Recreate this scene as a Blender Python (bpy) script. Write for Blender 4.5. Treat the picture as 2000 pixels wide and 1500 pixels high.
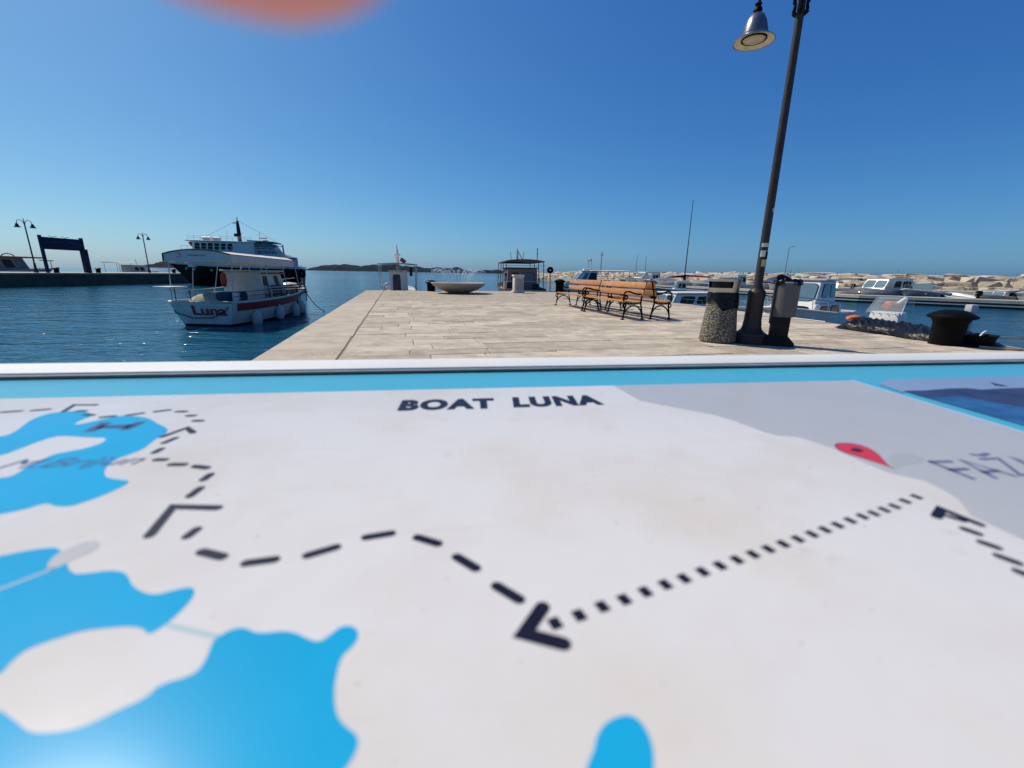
import bpy, bmesh, math, random
from mathutils import Vector, Matrix
for o in list(bpy.data.objects): bpy.data.objects.remove(o, do_unlink=True)
scene = bpy.context.scene
COL = scene.collection
R = math.radians
# ------------------------------------------------------------------ camera
cam_d = bpy.data.cameras.new('camera'); cam = bpy.data.objects.new('camera', cam_d); COL.objects.link(cam)
cam_d.sensor_width = 36; cam_d.lens = 15.12; cam_d.clip_start = .004; cam_d.clip_end = 20000
pitch = math.atan(216/840); roll = R(.98)
fw = Vector((0, math.cos(pitch), -math.sin(pitch))); r0 = Vector((1, 0, 0)); u0 = r0.cross(fw)
rt = r0*math.cos(roll)+u0*math.sin(roll); up = u0*math.cos(roll)-r0*math.sin(roll)
m = Matrix((rt, up, -fw)).transposed().to_4x4(); m.translation = (0, 0, 1.0)
cam.matrix_world = m
cam_d.dof.use_dof = True; cam_d.dof.focus_distance = 4.0; cam_d.dof.aperture_fstop = 7.2
scene.camera = cam
# ------------------------------------------------------------------ sky, sun, exposure
SUN_AZ = -57.0; SUN_EL = 50.0          # degrees clockwise from +Y, degrees up
w = bpy.data.worlds.new('World'); scene.world = w; w.use_nodes = True
nt = w.node_tree; bg = nt.nodes['Background']
sky = nt.nodes.new('ShaderNodeTexSky'); sky.sky_type = 'NISHITA'; sky.sun_disc = False
sky.sun_elevation = R(SUN_EL); sky.sun_rotation = R(SUN_AZ); sky.altitude = 0
sky.air_density = .8; sky.dust_density = 1.0; sky.ozone_density = 3.0
# the same colour response over the whole sky (deep polarised Adriatic blue)
sp = nt.nodes.new('ShaderNodeSeparateColor'); cc = nt.nodes.new('ShaderNodeCombineColor'); nt.links.new(sky.outputs[0], sp.inputs[0])
SKY_S = .1
for i, (p_, k_) in enumerate(((1.30, .57), (1.012, .77), (.665, .87))):
    a_ = nt.nodes.new('ShaderNodeMath'); a_.operation = 'POWER'; a_.inputs[1].default_value = p_; nt.links.new(sp.outputs[i], a_.inputs[0])
    b_ = nt.nodes.new('ShaderNodeMath'); b_.operation = 'MULTIPLY'; b_.inputs[1].default_value = k_*SKY_S**(p_-1); nt.links.new(a_.outputs[0], b_.inputs[0]); nt.links.new(b_.outputs[0], cc.inputs[i])
nt.links.new(cc.outputs[0], bg.inputs[0]); bg.inputs[1].default_value = SKY_S
sd = bpy.data.lights.new('sun', 'SUN'); sd.energy = 4.6; sd.angle = R(.53); sd.color = (1, .92, .80)
so = bpy.data.objects.new('sun', sd); COL.objects.link(so)
sv = Vector((math.sin(R(SUN_AZ))*math.cos(R(SUN_EL)), math.cos(R(SUN_AZ))*math.cos(R(SUN_EL)), math.sin(R(SUN_EL))))
so.rotation_euler = sv.to_track_quat('Z', 'Y').to_euler(); so.location = sv*50
vs = scene.view_settings; vs.view_transform = 'Standard'; vs.look = 'None'; vs.exposure = 0.0; vs.gamma = 1; vs.use_curve_mapping = False

# ------------------------------------------------------------------ materials
def mat(name, col, rough=.55, metal=0., var=.15, scale=6., bump=0., bscale=40., rnd=0., spec=.5, dirt=None, dirt_amt=.0, coat=0., detail=6, pits=0.):
    M = bpy.data.materials.new(name); M.use_nodes = True; t = M.node_tree; N = t.nodes; K = t.links
    b = N['Principled BSDF']; b.inputs['Roughness'].default_value = rough; b.inputs['Metallic'].default_value = metal
    b.inputs['Specular IOR Level'].default_value = spec
    if coat: b.inputs['Coat Weight'].default_value = coat; b.inputs['Coat Roughness'].default_value = .08
    tc = N.new('ShaderNodeTexCoord'); src = tc.outputs['Object']
    n1 = N.new('ShaderNodeTexNoise'); n1.inputs['Scale'].default_value = scale; n1.inputs['Detail'].default_value = detail; n1.inputs['Roughness'].default_value = .62
    K.new(src, n1.inputs['Vector'])
    mr = N.new('ShaderNodeMapRange'); mr.inputs[1].default_value = .3; mr.inputs[2].default_value = .7; mr.inputs[3].default_value = 1-var; mr.inputs[4].default_value = 1+var
    K.new(n1.outputs[0], mr.inputs[0])
    val = mr.outputs[0]
    if rnd:
        oi = N.new('ShaderNodeObjectInfo'); m2 = N.new('ShaderNodeMapRange'); m2.inputs[3].default_value = 1-rnd; m2.inputs[4].default_value = 1+rnd
        K.new(oi.outputs['Random'], m2.inputs[0]); mu = N.new('ShaderNodeMath'); mu.operation = 'MULTIPLY'
        K.new(val, mu.inputs[0]); K.new(m2.outputs[0], mu.inputs[1]); val = mu.outputs[0]
    vm = N.new('ShaderNodeVectorMath'); vm.operation = 'SCALE'; vm.inputs[0].default_value = col; K.new(val, vm.inputs['Scale'])
    out = vm.outputs[0]
    if dirt is not None:
        n2 = N.new('ShaderNodeTexNoise'); n2.inputs['Scale'].default_value = scale*.6; n2.inputs['Detail'].default_value = 8; n2.inputs['Roughness'].default_value = .7
        mp = N.new('ShaderNodeMapping'); mp.inputs['Location'].default_value = (3.1, 7.7, 1.3); K.new(src, mp.inputs[0]); K.new(mp.outputs[0], n2.inputs['Vector'])
        m3 = N.new('ShaderNodeMapRange'); m3.inputs[1].default_value = .5; m3.inputs[2].default_value = .72; m3.inputs[4].default_value = dirt_amt; K.new(n2.outputs[0], m3.inputs[0])
        mx = N.new('ShaderNodeMix'); mx.data_type = 'RGBA'; K.new(m3.outputs[0], mx.inputs[0]); K.new(out, mx.inputs[6]); mx.inputs[7].default_value = (*dirt, 1); out = mx.outputs[2]
    if pits:
        n4 = N.new('ShaderNodeTexNoise'); n4.inputs['Scale'].default_value = 16; n4.inputs['Detail'].default_value = 7; n4.inputs['Roughness'].default_value = .75; K.new(src, n4.inputs['Vector'])
        n5 = N.new('ShaderNodeTexNoise'); n5.inputs['Scale'].default_value = .7; n5.inputs['Detail'].default_value = 3; K.new(src, n5.inputs['Vector'])
        m5 = N.new('ShaderNodeMath'); m5.operation = 'MULTIPLY'; K.new(n4.outputs[0], m5.inputs[0]); K.new(n5.outputs[0], m5.inputs[1])
        m4 = N.new('ShaderNodeMapRange'); m4.inputs[1].default_value = .335; m4.inputs[2].default_value = .40; m4.inputs[4].default_value = pits; K.new(m5.outputs[0], m4.inputs[0])
        mx = N.new('ShaderNodeMix'); mx.data_type = 'RGBA'; K.new(m4.outputs[0], mx.inputs[0]); K.new(out, mx.inputs[6]); mx.inputs[7].default_value = (.10, .075, .05, 1); out = mx.outputs[2]
    K.new(out, b.inputs['Base Color'])
    if bump:
        n3 = N.new('ShaderNodeTexNoise'); n3.inputs['Scale'].default_value = bscale; n3.inputs['Detail'].default_value = 5; K.new(src, n3.inputs['Vector'])
        bp = N.new('ShaderNodeBump'); bp.inputs['Strength'].default_value = bump; bp.inputs['Distance'].default_value = .02; K.new(n3.outputs[0], bp.inputs['Height']); K.new(bp.outputs[0], b.inputs['Normal'])
    return M
def glass_mat(name, col=(.008, .010, .012), rough=.06, trans=0., alpha=1., spec=.22):
    M = mat(name, col, rough, var=.05, spec=spec); b = M.node_tree.nodes['Principled BSDF']
    b.inputs['Transmission Weight'].default_value = trans; b.inputs['Alpha'].default_value = alpha; b.inputs['IOR'].default_value = 1.45
    return M
M = {}
M['stone'] = mat('limestone_slab', (.475, .405, .31), .82, pits=.7, var=.2, scale=3.5, bump=.7, bscale=28, rnd=.2, dirt=(.24, .185, .125), dirt_amt=.6, spec=.15)
M['kerb'] = mat('limestone_kerb', (.47, .395, .30), .78, pits=.5, var=.17, scale=2.5, bump=.45, bscale=25, rnd=.10, dirt=(.3, .2, .13), dirt_amt=.4, spec=.25)
M['joint'] = mat('joint_mortar', (.26, .21, .155), .9, var=.3, scale=9, bump=.6)
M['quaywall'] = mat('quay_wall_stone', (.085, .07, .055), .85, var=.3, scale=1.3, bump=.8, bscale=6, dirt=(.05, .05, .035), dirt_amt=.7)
M['concrete'] = mat('pale_concrete', (.42, .385, .32), .85, var=.18, scale=1.2, bump=.4, bscale=12, dirt=(.22, .18, .13), dirt_amt=.5)
M['bowlstone'] = mat('cast_stone_bowl', (.36, .325, .28), .8, var=.14, scale=4, bump=.3, bscale=50)
M['pedstone'] = mat('pale_pedestal_stone', (.6, .56, .47), .75, var=.08, scale=4, bump=.2, bscale=40)
M['rock'] = mat('breakwater_rock', (.42, .355, .27), .9, spec=.15, var=.3, scale=.9, bump=.8, bscale=4, rnd=.28, dirt=(.17, .14, .11), dirt_amt=.6)
M['white'] = mat('white_gelcoat', (.70, .67, .62), .35, var=.05, scale=2.5, dirt=(.5, .46, .4), dirt_amt=.25)
M['offwhite'] = mat('aged_white_paint', (.66, .62, .55), .55, spec=.25, var=.09, scale=3, dirt=(.38, .33, .27), dirt_amt=.35)
M['creamw'] = mat('cream_paint', (.62, .57, .46), .5, var=.1, scale=3, dirt=(.4, .34, .25), dirt_amt=.3)
M['navy'] = mat('navy_paint', (.005, .006, .012), .45, var=.2, spec=.3)
M['black'] = mat('black_hull_paint', (.004, .004, .005), .5, var=.3, scale=1.5, spec=.15)
M['iron'] = mat('black_cast_iron', (.004, .004, .004), .45, var=.3, scale=20, bump=.25, bscale=60, spec=.07)
M['rubber'] = mat('black_rubber', (.006, .006, .006), .75, var=.3, bump=.3, spec=.15)
M['red'] = mat('dark_red_paint', (.30, .022, .025), .45, var=.15)
M['redtext'] = mat('red_lettering', (.33, .02, .03), .5, var=.08)
M['cabinbrown'] = mat('worn_brown_cabin', (.20, .16, .145), .6, var=.2, scale=4)
M['brown'] = mat('varnished_brown', (.10, .045, .03), .5, var=.25, scale=5)
M['darkwood'] = mat('dark_deck_wood', (.035, .03, .028), .6, var=.3, scale=9)
M['deck'] = mat('grey_deck', (.30, .29, .27), .75, var=.15, scale=6)
M['steel'] = mat('brushed_steel', (.50, .47, .42), .38, 1., var=.1, scale=8)
M['tube'] = mat('painted_tube', (.45, .46, .47), .4, .3, var=.1)
M['dglass'] = glass_mat('dark_cabin_glass')
M['blueglass'] = glass_mat('tinted_blue_glass', (.10, .17, .22), .06)
M['clear'] = glass_mat('clear_acrylic', (.5, .55, .58), .03, 0., .16)
M['orange'] = mat('orange_fabric', (.62, .14, .02), .7, var=.2, bump=.3)
M['canvas'] = mat('white_canvas', (.66, .61, .53), .85, spec=.15, var=.08, scale=3, bump=.2, bscale=8)
M['bluecanvas'] = mat('navy_canvas', (.022, .04, .09), .8, var=.2, bump=.3, bscale=8)
M['bluehull'] = mat('blue_grey_hull', (.13, .21, .27), .45, var=.15)
M['palehull'] = mat('pale_blue_hull', (.45, .55, .64), .4, var=.08)
M['greytube'] = mat('grey_inflatable', (.20, .21, .23), .5, var=.1)
M['fender'] = mat('white_fender_vinyl', (.56, .53, .47), .5, var=.08, dirt=(.35, .32, .27), dirt_amt=.4)
M['ring'] = mat('lifebuoy_red', (.48, .07, .04), .6, var=.15)
M['beige'] = mat('beige_tarpaulin', (.38, .34, .25), .8, var=.15, bump=.5, bscale=9)
M['rope'] = mat('pale_rope', (.40, .34, .25), .9, var=.25, scale=60, bump=.8, bscale=150)
M['wrope'] = mat('white_rope', (.70, .70, .68), .85, var=.15, scale=60, bump=.6, bscale=150)
M['darkrope'] = mat('dark_rope', (.03, .03, .03), .9, var=.3)
M['bluegrey'] = mat('blue_grey_paint', (.15, .19, .23), .5, var=.12)
M['signblue'] = mat('sign_dark_blue', (.006, .018, .055), .6, var=.15, spec=.2)
M['wood'] = mat('orange_varnished_wood', (.50, .215, .05), .42, var=.22, scale=7, bump=.2, bscale=30, rnd=.12, coat=.25)
M['binmetal'] = mat('grey_painted_metal', (.12, .118, .108), .5, .0, spec=.3, var=.12, scale=7, bump=.1)
M['darkmetal'] = mat('dark_grey_metal', (.018, .017, .016), .55, .0, spec=.15, var=.2, scale=7)
M['bag'] = mat('black_plastic_bag', (.004, .004, .005), .32, var=.2, bump=.6, bscale=18, spec=.25)
M['film'] = mat('dark_plastic_sheet', (.010, .009, .011), .30, var=.5, scale=5, bump=.8, bscale=16, spec=.16)
M['pole'] = mat('lamp_pole_paint', (.040, .033, .029), .45, .0, spec=.25, var=.3, scale=12, bump=.2, bscale=50)
M['lampmetal'] = mat('lamp_hood_metal', (.22, .22, .23), .3, .8, var=.15, scale=10)
M['lampinner'] = mat('lamp_inner_enamel', (.62, .56, .40), .5, var=.12, scale=14, dirt=(.3, .24, .14), dirt_amt=.5)
M['lampglass'] = mat('lamp_yellowed_glass', (.46, .41, .28), .2, var=.2, scale=16)
M['sticker'] = mat('white_sticker', (.60, .60, .55), .6, var=.2, scale=30)
M['ysticker'] = mat('yellow_green_sticker', (.42, .45, .20), .6, var=.2, scale=30)
M['greypaint'] = mat('light_grey_paint', (.42, .43, .44), .5, var=.08)
M['hazed_scrub'] = mat('island_scrub_with_haze', (.007, .014, .028), .95, var=.35, scale=.03, bump=0, spec=.1)  # distance haze and backlit shade are put into this dark blue base colour
M['flagred'] = mat('red_white_blue_flag', (.25, .04, .06), .8, var=.3, scale=3)
M['panelwhite'] = None

# ------------------------------------------------------------------ mesh builder
class MB:
    def __init__(s): s.v = []; s.f = []
    def add(s, vs, fs):
        o = len(s.v); s.v += [tuple(v) for v in vs]; s.f += [tuple(i+o for i in f) for f in fs]; return s
    def box(s, c, d, rz=0., bev=0., rx=0., ry=0., taper=1.):
        hx, hy, hz = d[0]/2, d[1]/2, d[2]/2
        if bev <= 0:
            vs = [(sx*hx*(taper if sz > 0 else 1), sy*hy*(taper if sz > 0 else 1), sz*hz) for sz in (-1, 1) for sx, sy in ((-1, -1), (1, -1), (1, 1), (-1, 1))]
            fs = [(3, 2, 1, 0), (4, 5, 6, 7), (0, 1, 5, 4), (1, 2, 6, 5), (2, 3, 7, 6), (3, 0, 4, 7)]
        else:
            bm = bmesh.new(); bmesh.ops.create_cube(bm, size=1)
            for v in bm.verts:
                k = taper if v.co.z > 0 else 1
                v.co = Vector((v.co.x*d[0]*k, v.co.y*d[1]*k, v.co.z*d[2]))
            bmesh.ops.bevel(bm, geom=bm.edges[:], offset=min(bev, min(d)*.45), segments=2, affect='EDGES', profile=.5)
            bm.verts.index_update(); vs = [v.co.copy() for v in bm.verts]; fs = [[v.index for v in f.verts] for f in bm.faces]; bm.free()
        M3 = Matrix.Rotation(rz, 3, 'Z') @ Matrix.Rotation(ry, 3, 'Y') @ Matrix.Rotation(rx, 3, 'X'); c = Vector(c)
        return s.add([M3 @ Vector(v)+c for v in vs], fs)
    def path(s, pts, r, n=8, flat=1., caps=True, closed=False):
        pts = [Vector(p) for p in pts]; k = len(pts); rs = r if isinstance(r, (list, tuple)) else [r]*k
        vs = []; fs = []; prev = None
        for i, p in enumerate(pts):
            a = pts[(i-1) % k] if (closed or i > 0) else p; b = pts[(i+1) % k] if (closed or i < k-1) else p
            t = (b-a).normalized()
            if prev is None:
                ref = Vector((0, 0, 1)) if abs(t.z) < .9 else Vector((1, 0, 0)); x = t.cross(ref).normalized()
            else:
                x = (prev-t*prev.dot(t)).normalized()
            prev = x; y = t.cross(x)
            for j in range(n):
                q = 2*math.pi*j/n; vs.append(p+(x*math.cos(q)+y*math.sin(q)*flat)*rs[i])
        for i in range(k if closed else k-1):
            for j in range(n):
                a = i*n+j; b = i*n+(j+1) % n; c2 = ((i+1) % k)*n+(j+1) % n; d2 = ((i+1) % k)*n+j; fs.append((a, b, c2, d2))
        if caps and not closed: fs.append(tuple(range(n-1, -1, -1))); fs.append(tuple((k-1)*n+j for j in range(n)))
        return s.add(vs, fs)
    def tube(s, a, b, r, r2=None, n=8): return s.path([a, b], [r, r if r2 is None else r2], n)
    def lathe(s, prof, n=24, c=(0, 0, 0), sx=1., sy=1.):
        vs = []; fs = []; k = len(prof)
        for r_, z_ in prof:
            for j in range(n):
                q = 2*math.pi*j/n; vs.append((c[0]+r_*sx*math.cos(q), c[1]+r_*sy*math.sin(q), c[2]+z_))
        for i in range(k-1):
            for j in range(n): fs.append((i*n+j, i*n+(j+1) % n, (i+1)*n+(j+1) % n, (i+1)*n+j))
        fs.append(tuple(range(n-1, -1, -1))); fs.append(tuple((k-1)*n+j for j in range(n)))
        return s.add(vs, fs)
    def prism(s, poly, z0, z1):
        k = len(poly); vs = [(p[0], p[1], z0) for p in poly]+[(p[0], p[1], z1) for p in poly]
        fs = [tuple(range(k-1, -1, -1)), tuple(range(k, 2*k))]+[(i, (i+1) % k, k+(i+1) % k, k+i) for i in range(k)]
        return s.add(vs, fs)
    def plate(s, pts, nrm_off):      # polygon in space with thickness vector
        k = len(pts); o = Vector(nrm_off); vs = [Vector(p) for p in pts]+[Vector(p)+o for p in pts]
        fs = [tuple(range(k-1, -1, -1)), tuple(range(k, 2*k))]+[(i, (i+1) % k, k+(i+1) % k, k+i) for i in range(k)]
        return s.add(vs, fs)
    def build(s, name, mt, parent=None, loc=(0, 0, 0), rz=0., smooth=40.):
        me = bpy.data.meshes.new(name); me.from_pydata(s.v, [], s.f); me.validate()
        bm = bmesh.new(); bm.from_mesh(me); bmesh.ops.recalc_face_normals(bm, faces=bm.faces)
        big = [f for f in bm.faces if len(f.verts) > 4]
        if big: bmesh.ops.triangulate(bm, faces=big)
        bm.to_mesh(me); bm.free()
        if smooth:
            for p in me.polygons: p.use_smooth = True
            me.set_sharp_from_angle(angle=R(smooth))
        me.materials.append(M[mt] if isinstance(mt, str) else mt)
        o = bpy.data.objects.new(name, me); COL.objects.link(o); o.location = loc; o.rotation_euler = (0, 0, rz)
        if parent is not None: o.parent = parent
        return o
def tag(o, label, cat, group=None):
    o['label'] = label; o['category'] = cat
    if group: o['group'] = group
    return o
def thing(name, label, cat, loc=(0, 0, 0), rz=0., group=None):
    o = bpy.data.objects.new(name, None); COL.objects.link(o); o.empty_display_size = .2
    o.location = loc; o.rotation_euler = (0, 0, rz); return tag(o, label, cat, group)
def struct(o): o['kind'] = 'structure'; return o
def stuff(o): o['kind'] = 'stuff'; return o
def text_mesh(name, s, mt, parent, origin, ex, ey, nz, size=1., spacing=1., offset=0., depth=.002, shear=0., fit=True):
    """lettering laid on a plane: origin, baseline vector ex (full width), height vector ey (cap height)"""
    cu = bpy.data.curves.new(name, 'FONT'); cu.body = s; cu.size = size; cu.offset = offset; cu.shear = shear; cu.space_character = spacing; cu.resolution_u = 4
    ob = bpy.data.objects.new('tmp', cu); COL.objects.link(ob)
    dg = bpy.context.evaluated_depsgraph_get(); me = bpy.data.meshes.new_from_object(ob.evaluated_get(dg))
    bpy.data.objects.remove(ob, do_unlink=True); bpy.data.curves.remove(cu)
    xs = [v.co.x for v in me.vertices]; x0, x1 = min(xs), max(xs); ex = Vector(ex); ey = Vector(ey); O = Vector(origin); n = Vector(nz)
    cap = .729*size if not fit else max(v.co.y for v in me.vertices)
    for v in me.vertices: v.co = O+ex*((v.co.x-x0)/(x1-x0))+ey*(v.co.y/cap)+n*depth
    me.name = name; me.materials.clear(); me.materials.append(M[mt] if isinstance(mt, str) else mt)
    o = bpy.data.objects.new(name, me); COL.objects.link(o); o.parent = parent; return o
W = -.9
rng = random.Random(7)

# ------------------------------------------------------------------ sea
def water_mat():
    Mw = bpy.data.materials.new('sea_water'); Mw.use_nodes = True; t = Mw.node_tree; N = t.nodes; K = t.links; b = N['Principled BSDF']
    b.inputs['Base Color'].default_value = (.006, .085, .15, 1); b.inputs['Roughness'].default_value = .06; b.inputs['IOR'].default_value = 1.333
    g = N.new('ShaderNodeNewGeometry'); mp = N.new('ShaderNodeMapping'); mp.inputs['Rotation'].default_value = (0, 0, R(12)); mp.inputs['Scale'].default_value = (.55, 1.25, 1)
    K.new(g.outputs['Position'], mp.inputs[0])
    hs = None
    for sc, amp, det in ((.35, .55, 3), (1.3, .36, 4), (4.5, .14, 4)):
        n = N.new('ShaderNodeTexNoise'); n.inputs['Scale'].default_value = sc; n.inputs['Detail'].default_value = det; n.inputs['Distortion'].default_value = .3
        K.new(mp.outputs[0], n.inputs['Vector'])
        mu = N.new('ShaderNodeMath'); mu.operation = 'MULTIPLY'; mu.inputs[1].default_value = amp; K.new(n.outputs[0], mu.inputs[0])
        if hs is None: hs = mu.outputs[0]
        else:
            ad = N.new('ShaderNodeMath'); K.new(hs, ad.inputs[0]); K.new(mu.outputs[0], ad.inputs[1]); hs = ad.outputs[0]
    bp = N.new('ShaderNodeBump'); bp.inputs['Distance'].default_value = .44
    nb = N.new('ShaderNodeTexNoise'); nb.inputs['Scale'].default_value = .07; nb.inputs['Detail'].default_value = 3; K.new(mp.outputs[0], nb.inputs['Vector'])
    mrb = N.new('ShaderNodeMapRange'); mrb.inputs[1].default_value = .35; mrb.inputs[2].default_value = .65; mrb.inputs[3].default_value = .72; mrb.inputs[4].default_value = 1.; K.new(nb.outputs[0], mrb.inputs[0]); K.new(mrb.outputs[0], bp.inputs['Strength'])
    K.new(hs, bp.inputs['Height']); K.new(bp.outputs[0], b.inputs['Normal'])
    return Mw
M['water'] = water_mat()
b_ = MB(); b_.add([(-9000, -300, W), (9000, -300, W), (9000, 12000, W), (-9000, 12000, W)], [(0, 1, 2, 3)])
struct(b_.build('sea', 'water', smooth=0))
# ------------------------------------------------------------------ far island ridges
def ridge(name, x0, x1, y0, hs, depth):
    nx = 90; ny = 7; b = MB(); vs = []; fs = []; rr = random.Random(name)
    ph = [rr.uniform(0, 6.28) for _ in range(12)]
    for j in range(ny+1):
        v = j/ny; prof = math.sin(math.pi*v)**.6 if 0 < v < 1 else 0
        for i in range(nx+1):
            u = i/nx; h = 0
            k = u*(len(hs)-1); a = int(min(k, len(hs)-2)); fr = k-a; fr = fr*fr*(3-2*fr); h = hs[a]*(1-fr)+hs[a+1]*fr
            h *= 1+.10*math.sin(u*60+ph[0])+.06*math.sin(u*133+ph[1]+v*3)+.04*rr.uniform(-1, 1)
            vs.append((x0+(x1-x0)*u+rr.uniform(-4, 4), y0+depth*v, W+h*prof if prof else W-1))
    for j in range(ny):
        for i in range(nx): fs.append((j*(nx+1)+i, j*(nx+1)+i+1, (j+1)*(nx+1)+i+1, (j+1)*(nx+1)+i))
    b.add(vs, fs); return struct(b.build(name, 'hazed_scrub', smooth=0))
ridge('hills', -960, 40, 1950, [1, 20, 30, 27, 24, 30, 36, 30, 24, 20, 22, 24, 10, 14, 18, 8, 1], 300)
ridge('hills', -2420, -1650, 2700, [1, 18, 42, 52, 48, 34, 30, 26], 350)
# ------------------------------------------------------------------ pier and quay
AX = Vector((-.2547, .967)); BX = Vector((.967, .2547))          # along / across the pier
L0 = Vector((-2.92, 4.7))
RIGHT = [(9.4, -1.5), (8.35, 3.5), (7.98, 7.0), (7.12, 12.), (6.6, 16.), (5.35, 20.), (3.0, 26.9)]
def left_pt(s): return L0+AX*s
far_l = left_pt(19.35)
def right_x(y):
    for (xa, ya), (xb, yb) in zip(RIGHT, RIGHT[1:]):
        if ya <= y <= yb: return xa+(xb-xa)*(y-ya)/(yb-ya)
    return RIGHT[-1][0] if y > RIGHT[-1][1] else RIGHT[0][0]
outline = [(-40, -2.6), (-1.05, -2.4), tuple(L0), tuple(far_l)]+RIGHT[::-1]+[(60, -3.5), (60, -40), (-40, -40)]
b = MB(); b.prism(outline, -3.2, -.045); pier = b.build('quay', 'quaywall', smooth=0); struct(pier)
b = MB(); k = 0
top = [(x, y) for x, y in outline]
b.prism(top, -.044, -.014); bed = b.build('mortar_bed', 'joint', pier, smooth=0)
# landward paving behind the camera
b = MB(); b.prism([(-40, -3.0), (60, -4.0), (60, -40), (-40, -40)], -.029, -.004); b.build('paving', 'stone', pier, smooth=0)
SL = []
def slab_verts(q, z, g=.005, bv=.010):
    c = sum(q, Vector((0, 0)))/4; out = []
    ins = []
    for i, p in enumerate(q):
        a = (q[(i+1) % 4]-p).normalized(); d_ = (q[i-1]-p).normalized(); ins.append(p+(a+d_)*g)
    ins2 = []
    for i, p in enumerate(ins):
        a = (ins[(i+1) % 4]-p).normalized(); d_ = (ins[i-1]-p).normalized(); ins2.append(p+(a+d_)*bv)
    vs = [(p.x, p.y, -.042) for p in ins]+[(p.x, p.y, z-.006) for p in ins]+[(p.x, p.y, z+rng.uniform(-.0015, .0015)) for p in ins2]
    fs = [(8, 9, 10, 11)]+[(i, (i+1) % 4, 4+(i+1) % 4, 4+i) for i in range(4)]+[(4+i, 4+(i+1) % 4, 8+(i+1) % 4, 8+i) for i in range(4)]
    return vs, fs
KERBW = .92
def uv(s, u): return L0+AX*s+BX*u
def row_right(s):                      # u where the row meets the right-hand edge
    u = 6.
    for _ in range(12):
        p = uv(s, u); u += (right_x(p.y)-p.x)/BX.x
    return u
s = -7.2
while s < 19.33:
    d = min(rng.choice((.34, .40, .44, .50, .56)), 19.35-s)
    if 19.35-(s+d) < .25: d = 19.35-s
    u0 = KERBW; first = True
    while True:
        ln = rng.uniform(.5, 1.4)*(rng.uniform(.35, 1.3) if first else 1); first = False
        r0_, r1_ = row_right(s), row_right(s+d)
        end = u0+ln > min(r0_, r1_)-.35
        a = (r0_ if end else u0+ln); c2 = (r1_ if end else u0+ln)
        j = rng.uniform(-.02, .02)
        j0 = rng.uniform(-.05, .0) if u0 == KERBW else 0; SL.append(([uv(s, u0+max(0, j0)), uv(s, a), uv(s+d, c2), uv(s+d, u0)], rng.uniform(-.006, .003), 'stone'))
        if end: break
        u0 += ln
    s += d
s = -6.8
while s < 19.3:
    d = rng.uniform(1.0, 1.7)
    if 19.35-(s+d) < .5: d = 19.35-s
    j = rng.uniform(-.03, .0); SL.append(([uv(s, -.02), uv(s, KERBW+j), uv(s+d, KERBW+j+rng.uniform(-.02, .01)), uv(s+d, -.02)], rng.uniform(-.002, .004), 'kerb'))
    s += d
vis = []; rest = MB()
for q, z, kd in SL:
    c = sum(q, Vector((0, 0)))/4
    if c.y > 3.9: vis.append((c.length, q, z, kd))
    else: rest.add(*slab_verts(q, z))
vis.sort(key=lambda t: t[0])
for i, (dist, q, z, kd) in enumerate(vis):
    if i < 300:
        b = MB(); b.add(*slab_verts(q, z)); b.build('paving_slab', kd, pier, smooth=0)
    else: rest.add(*slab_verts(q, z))
stuff(rest.build('distant_paving_slabs', 'stone', pier, smooth=0))

# ------------------------------------------------------------------ breakwater of boulders with a wall at its foot
BWL = [(52, 20), (43.5, 33), (36.5, 45), (29.5, 60), (21, 84), (12.5, 112), (6, 130), (-1, 142)]   # line of the wall
def along(poly, d):
    for (xa, ya), (xb, yb) in zip(poly, poly[1:]):
        l = math.hypot(xb-xa, yb-ya)
        if d <= l: t = d/l; return Vector((xa+(xb-xa)*t, ya+(yb-ya)*t)), Vector(((xb-xa)/l, (yb-ya)/l))
        d -= l
    return Vector(poly[-1]), Vector(((xb-xa)/l, (yb-ya)/l))
def plen(poly): return sum(math.hypot(b[0]-a[0], b[1]-a[1]) for a, b in zip(poly, poly[1:]))
bw = thing('breakwater', 'long breakwater of pale boulders above a low concrete wall across the harbour', 'breakwater', (0, 0, W))
core = MB(); vs = []; fs = []
TOT = plen(BWL); n = 40
for i in range(n+1):
    p, t = along(BWL, TOT*i/n); nr = Vector((t.y, -t.x))
    if nr.x < 0: nr = -nr
    taper = 1 if i < n-2 else .75
    for off, z in ((1.2, -1.5), (1.2, .75), (3.2, 1.35*taper), (7., 1.75*taper), (11, 1.4), (16, -1.5)):
        q = p+nr*off; vs.append((q.x, q.y, z))
for i in range(n):
    for j in range(5): a = i*6+j; fs.append((a, a+6, a+7, a+1))
core.add(vs, fs); core.build('rubble_core', 'rock', bw, smooth=0)
wl = MB(); vs = []; fs = []
for i in range(n+1):
    p, t = along(BWL, TOT*i/n*.80); nr = Vector((t.y, -t.x))
    if nr.x < 0: nr = -nr
    for off, z in ((0, -1.5), (0, 1.02), (1.3, 1.06), (1.3, -1.5)): q = p+nr*off; vs.append((q.x, q.y, z))
for i in range(n):
    for j in range(3): a = i*4+j; fs.append((a, a+4, a+5, a+1))
wl.add(vs, fs); wl.build('foot_wall', 'concrete', bw, smooth=0)
RK = []
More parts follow.
